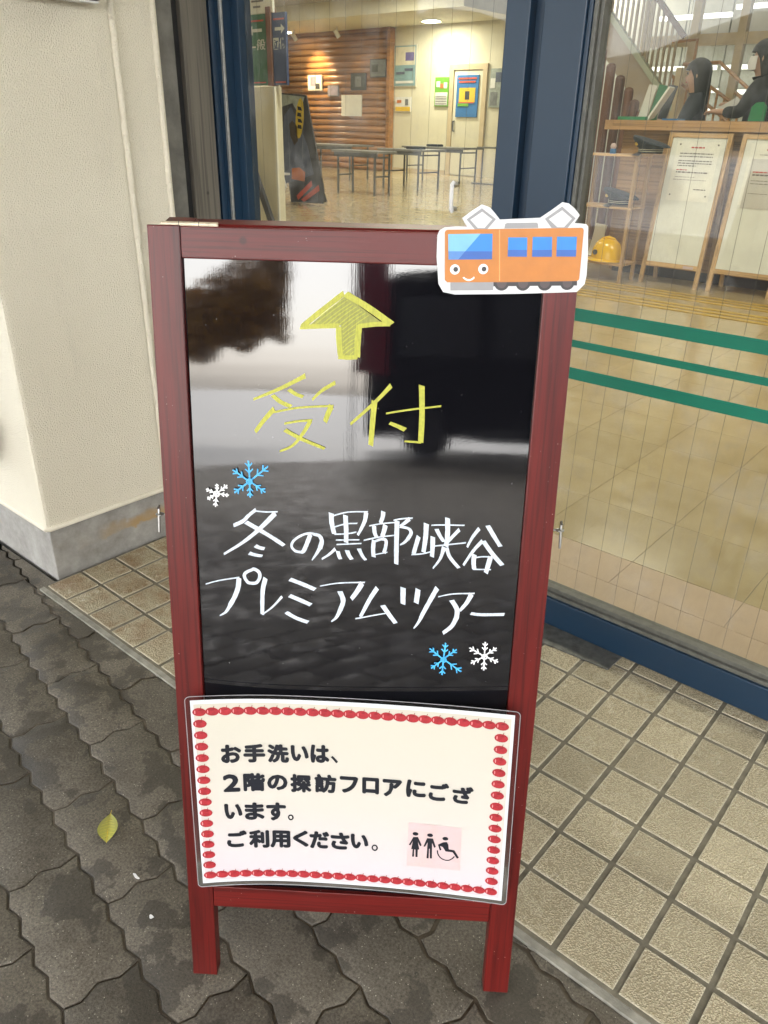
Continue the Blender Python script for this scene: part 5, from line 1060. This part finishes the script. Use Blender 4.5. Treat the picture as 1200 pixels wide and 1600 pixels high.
def person(label, loc, face, H, cloth, handL, handR, longhair, mask, lean=0.0):
    """local frame: +y forward, x to the person's right; rotated so that +y points along 'face' (degrees)"""
    root = thing('person', label, 'person', loc); root.rotation_euler.z = R(face); del root['_org']; k = H/1.66
    S = lambda *p: Vector(p)*k
    N = {}; nodes = []; rad = []; ed = []
    def add(nm, p, r_, par=None):
        N[nm] = len(nodes); nodes.append(p); rad.append(r_*k if not hasattr(r_, '__len__') else (r_[0]*k, r_[1]*k))
        if par: ed.append((N[par], N[nm]))
    add('pelvis', S(0, 0, .92), (.13, .10)); add('waist', S(0, .0+lean*.3, 1.06), (.115, .09), 'pelvis'); add('chest', S(0, lean*.7, 1.24), (.135, .10), 'waist'); add('neck0', S(0, lean, 1.38), .055, 'chest'); add('neck', S(0, lean+.01, 1.43), .047, 'neck0')
    add('head0', S(0, lean+.025, 1.49), .070, 'neck'); add('head1', S(0, lean+.02, 1.56), .082, 'head0'); add('head2', S(0, lean+.015, 1.615), .062, 'head1'); add('nose', S(0, lean+.115, 1.525), .012, 'head0')
    jac = []
    for s_, hd, nm in ((-1, handL, 'l'), (1, handR, 'r')):
        sh = S(s_*.155, lean*.9, 1.345); hp = Vector(hd)*k; el = (sh+hp)/2+S(s_*.07, -.06, -.10)
        add('sh'+nm, sh, .052, 'chest'); add('el'+nm, el, .038, 'sh'+nm); wr = hp+(el-hp).normalized()*.07*k; add('wr'+nm, wr, .024, 'el'+nm); add('pa'+nm, hp, .026, 'wr'+nm)
        d = (hp-wr).normalized(); sd_ = d.cross(Vector((0, 0, 1))).normalized(); up_ = sd_.cross(d)
        for q in range(4):
            b0_ = hp+sd_*(q-1.5)*.018*k+d*.03*k; ln = (.030, .036, .034, .026)[q]*k; add('f%s%d' % (nm, q), b0_, .0085, 'pa'+nm); add('g%s%d' % (nm, q), b0_+d*ln-up_*.008*k, .0080, 'f%s%d' % (nm, q)); add('h%s%d' % (nm, q), b0_+d*ln*1.3-up_*.028*k, .0070, 'g%s%d' % (nm, q))
        add('t'+nm, hp-sd_*s_*.034*k+d*.005*k, .0095, 'pa'+nm); add('u'+nm, hp-sd_*s_*.048*k+d*.032*k, .0085, 't'+nm)
        jac.append((sh, el, wr))
        add('hip'+nm, S(s_*.085, 0, .86), .082, 'pelvis'); add('kn'+nm, S(s_*.095, .02, .48), .055, 'hip'+nm); add('an'+nm, S(s_*.10, -.01, .09), .035, 'kn'+nm); add('to'+nm, S(s_*.11, .13, .035), .032, 'an'+nm)
    skinmesh(nodes, ed, rad, 'body', 'skin', root)
    # jacket
    jn = [S(0, 0, .84), S(0, lean*.3, 1.06), S(0, lean*.7, 1.24), S(0, lean*.95, 1.36), S(0, lean, 1.415)]; jr = [(.175*k, .135*k), (.150*k, .118*k), (.168*k, .128*k), (.10*k, .085*k), (.062*k, .060*k)]; je = [(0, 1), (1, 2), (2, 3), (3, 4)]
    for sh, el, wr in jac:
        i = len(jn); jn += [sh, el, wr]; jr += [.078*k, .056*k, .040*k]; je += [(2, i), (i, i+1), (i+1, i+2)]
    skinmesh(jn, je, jr, 'jacket', cloth, root)
    tn_ = [S(0, 0, .90)]; tr_ = [(.145*k, .115*k)]; te = []
    for s_ in (-1, 1): i = len(tn_); tn_ += [S(s_*.088, 0, .80), S(s_*.097, .02, .47), S(s_*.10, -.01, .11)]; tr_ += [.098*k, .070*k, .052*k]; te += [(0, i), (i, i+1), (i+1, i+2)]
    skinmesh(tn_, te, tr_, 'trousers', 'black_cloth', root)
    for s_ in (-1, 1): MB().lathe([(.05*k, 0), (.05*k, .03), (.035*k, .06)], 14, tuple(S(s_*.11, .05, .0)), .9, 2.3).build('shoe', 'ink', root, smooth=True)
    # hair: cap plus a fall at the back and sides, open at the face
    hm_ = MB(); c = S(0, lean+.01, 1.565); nu, nv = 20, 16
    rngh = random.Random(int(loc[0]*100))
    for j in range(nv+1):
        t2 = j/nv; ang_ = t2*2.1 if t2 < .75 else 2.1*.75
        for i in range(nu+1):
            a = 2*math.pi*i/nu+math.pi/2; fr_ = math.sin(a)  # +1 front
            lim = 1.0 if fr_ < .12 else (.58 if fr_ < .5 else .46)
            tt = t2*lim
            ph = min(tt/.5, 1)*math.pi/2; r_ = .101*k*math.sin(ph) if tt < .5 else .101*k*(1-.10*(tt-.5)/.5)
            zz = .106*k*math.cos(ph) if tt < .5 else -(tt-.5)/.5*(longhair*k)*(1+.10*math.sin(7*a))
            back = -.018*k*((tt-.5)/.5) if tt > .5 else 0
            w = 1+rngh.uniform(-.02, .02)+.018*math.sin(11*a+j*.2)+(.05*math.sin(3*a+1)*max(0, tt-.5))
            hm_.v.append((c.x+r_*math.cos(a)*w*.93, c.y+r_*math.sin(a)*w*1.05+back, c.z+zz))
    for j in range(nv):
        for i in range(nu): q = j*(nu+1)+i; hm_.f.append((q, q+1, q+nu+2, q+nu+1))
    ho = hm_.build('hair', 'hair', root, smooth=True); sm_ = ho.modifiers.new('thick', 'SOLIDIFY'); sm_.thickness = .007*k; sm_.offset = -.2
    for s_ in (-1, 1):
        MB().lathe([(.009*k, -.004), (.009*k, .004), (.002, .006)], 8, tuple(S(s_*.030, lean+.098, 1.555)), axis='y').build('eye', 'ink', root, smooth=True)
        MB().lathe([(.004*k, -.01), (.018*k, -.004), (.018*k, .004), (.004*k, .01)], 10, tuple(S(s_*.083, lean+.015, 1.53)), .6, 1.4, axis='x').build('ear', 'skin', root, smooth=True)
    if mask:
        mm = MB()
        for j in range(7):
            for i in range(11):
                a = math.pi/2+(i-5)*.24; z_ = 1.455+.095*j/6; r_ = .094+.014*math.sin(math.pi*j/6)*math.exp(-((i-5)/2.4)**2); mm.v.append(tuple(S(r_*math.cos(a)*.95, lean+.022+r_*math.sin(a)*1.03, z_)))
        for j in range(6):
            for i in range(10): q = j*11+i; mm.f.append((q, q+1, q+12, q+11))
        mm.build('face_mask', 'mask', root, smooth=True)
    else: MB().tube([tuple(S(-.022, lean+.098, 1.487)), tuple(S(0, lean+.103, 1.485)), tuple(S(.022, lean+.098, 1.487))], .004*k, 6).build('mouth', 'red_ink', root)
    return root
person('person with long dark hair and dark blue jacket behind the counter, facing left', (-2.36, 5.95, .02), 108, 1.62, 'dark_cloth', (-.16, .30, 1.12), (.14, .30, 1.12), .26, False, .02)
person('person in black with a white mask reading a card at the picture right edge', (-1.84, 5.98, .06), 100, 1.70, 'black_cloth', (-.15, .32, 1.16), (.10, .26, 1.22), .20, True, .03)
tag(MB().obox((-2.10, 5.80, 1.25), (-1.98, 5.86, 1.33), .07, .004, (0, 1, 0)).build('card', 'notice_grey'), 'small pale card held by the masked person', 'card')
tag(MB().prism([(-1.82, 1.18), (-1.70, 1.18), (-1.70, 1.28), (-1.73, 1.315), (-1.78, 1.31), (-1.81, 1.28)], 5.66, 5.69, lambda x, y, z: (x, z, y)).build('green_folder', 'gfile'), 'green folder standing on the counter before the masked person', 'folder')

# ================================================================== OUTSIDE, MIRRORED IN THE PANEL
vn_ = thing('added_van', 'black van added out of view to mirror as the dark area of the panel', 'van', (7.1, -8.2, 0)); ax = R(41.2);  # van added out of view, stands in for the dark figure behind the camera
VX, VY = Vector((math.cos(ax), math.sin(ax), 0)), Vector((math.sin(ax), -math.cos(ax), 0)); VO = Vector((0, -1, 0))+VY*9.6
BX, BY = VX.copy(), VY.copy(); kk = R(24); VX, VY = BX*math.cos(kk)-BY*math.sin(kk), BY*math.cos(kk)+BX*math.sin(kk)
def VP(x, z, d=0): p = VO+VX*x+VY*d; return (p.x, p.y, z)
def NP(x, z, d=0): p = VO+BX*x+BY*d; return (p.x, p.y, z)
def vpr(name, pts, d0, d1, mat): MB().prism(pts, d0, d1, lambda x, y, z: VP(x, y, z)).build(name, mat, vn_)
vpr('body', [(-1.3, .22), (-1.35, 1.2), (-1.27, 2.2), (-.9, 2.45), (3.2, 2.45), (3.7, 1.5), (4.3, 1.2), (4.35, .22)], 0, 1.8, 'van')
vpr('window', [(-.8, 1.35), (-.8, 2.15), (.4, 2.15), (.4, 1.35)], -.02, -.004, 'vglass'); vpr('window', [(.6, 1.35), (.6, 2.15), (1.9, 2.15), (1.9, 1.35)], -.02, -.004, 'vglass'); vpr('window', [(2.1, 1.35), (2.1, 2.15), (3.1, 2.15), (3.4, 1.5)], -.02, -.004, 'vglass')
for x in (-.35, 3.2):
    m = MB(); m.prism([(x+.33*math.cos(k*math.pi/10), .30+.33*math.sin(k*math.pi/10)) for k in range(20)], -.05, .2, lambda x, y, z: VP(x, y, z)); m.build('wheel', 'tyre', vn_)
ng = thing('added_banner', 'burgundy banner added out of view to mirror beside the arrow', 'banner', NP(-.9, 0, -1.2))  # cloth banner added out of view to mirror as the burgundy patch
def npr(name, pts, d0, d1, mat): MB().prism(pts, d0, d1, lambda x, y, z: NP(x, y, z)).build(name, mat, ng)
npr('cloth', [(-1.14, 1.05), (-1.14, 2.6), (-.74, 2.61), (-.75, 1.03)], -1.21, -1.20, 'banner'); m = MB(); m.tube([NP(-1.16, 0, -1.2), NP(-1.16, 2.7, -1.2)], .015, 8); m.build('pole', 'mask', ng); m = MB(); m.tube([NP(-1.16, 2.62, -1.2), NP(-.73, 2.63, -1.2)], .01, 6); m.build('crossbar', 'mask', ng)
tr_ = thing('autumn_tree', 'brown autumn tree mirrored at the upper left of the panel', 'tree', (5.0, -11.9, 0)); ta = R(24.2); TD = Vector((math.sin(ta), -math.cos(ta), 0)); TS = Vector((math.cos(ta), math.sin(ta), 0)); TO = Vector((0, -1, 0))+TD*12
def TP(x, z, d=0): p = TO+TS*x+TD*d; return (p.x, p.y, z)
m = MB(); m.tube([TP(-1.5, -.03), TP(-1.3, .8, .1), TP(-.8, 1.6), TP(-.1, 2.3), TP(.5, 3.1)], [.10, .085, .07, .05, .02], 8)
for k in range(14):
    b0_ = random.uniform(-.9, .3); m.tube([TP(b0_, 1.6+(b0_+.8)*.95), TP(b0_+random.uniform(-.5, .5), 2.2+(b0_+.8)*.9, random.uniform(-.5, .5))], [.03, .008], 5)
m.build('trunk', 'bark', tr_)
m = MB(); rg = random.Random(11)
for k in range(8000):
    u = rg.uniform(-1.0, .80); v = max(-.55-.1*math.sin(u*9), min(.9, rg.gauss(.05, .38))); cz = 2.0+u*.45+v*(1+.25*u)
    p = Vector(TP(u, cz, rg.gauss(0, .30))); a = Vector((rg.gauss(0, 1), rg.gauss(0, 1), rg.gauss(0, 1))).normalized(); b = a.orthogonal().normalized(); c_ = a.cross(b); s_ = rg.uniform(.045, .085)
    m.add([p+b*s_, p+c_*s_*.6, p-b*s_, p-c_*s_*.6], [(0, 1, 2, 3)])
m.build('crown', 'autumn', tr_)
# added unseen hills, left and right, that darken the door glass reflections
def ridge(az0, az1, dist, h, seed):
    m = MB(); n = 40; rg = random.Random(seed)
    for i in range(n+1):
        az = R(az0+(az1-az0)*i/n); f = min(1, min(i, n-i)/6); hh_ = h*f*(1+.18*math.sin(i*.9)+rg.uniform(-.06, .06))
        for dd, z_ in ((0, -.2), (12, hh_*.6), (26, hh_), (50, hh_*1.3)): m.v.append((math.sin(az)*(dist+dd), -math.cos(az)*(dist+dd)-1, z_))
    for i in range(n):
        for j in range(3): q = i*4+j; m.f.append((q, q+1, q+5, q+4))
    struct('added_dark_hill', m, 'hill')
ridge(-100, 12, 45, 8, 1); ridge(62, 110, 45, 5, 2)
for o in bpy.data.objects:
    for k in ('_org', '_x'):
        if k in o: del o[k]
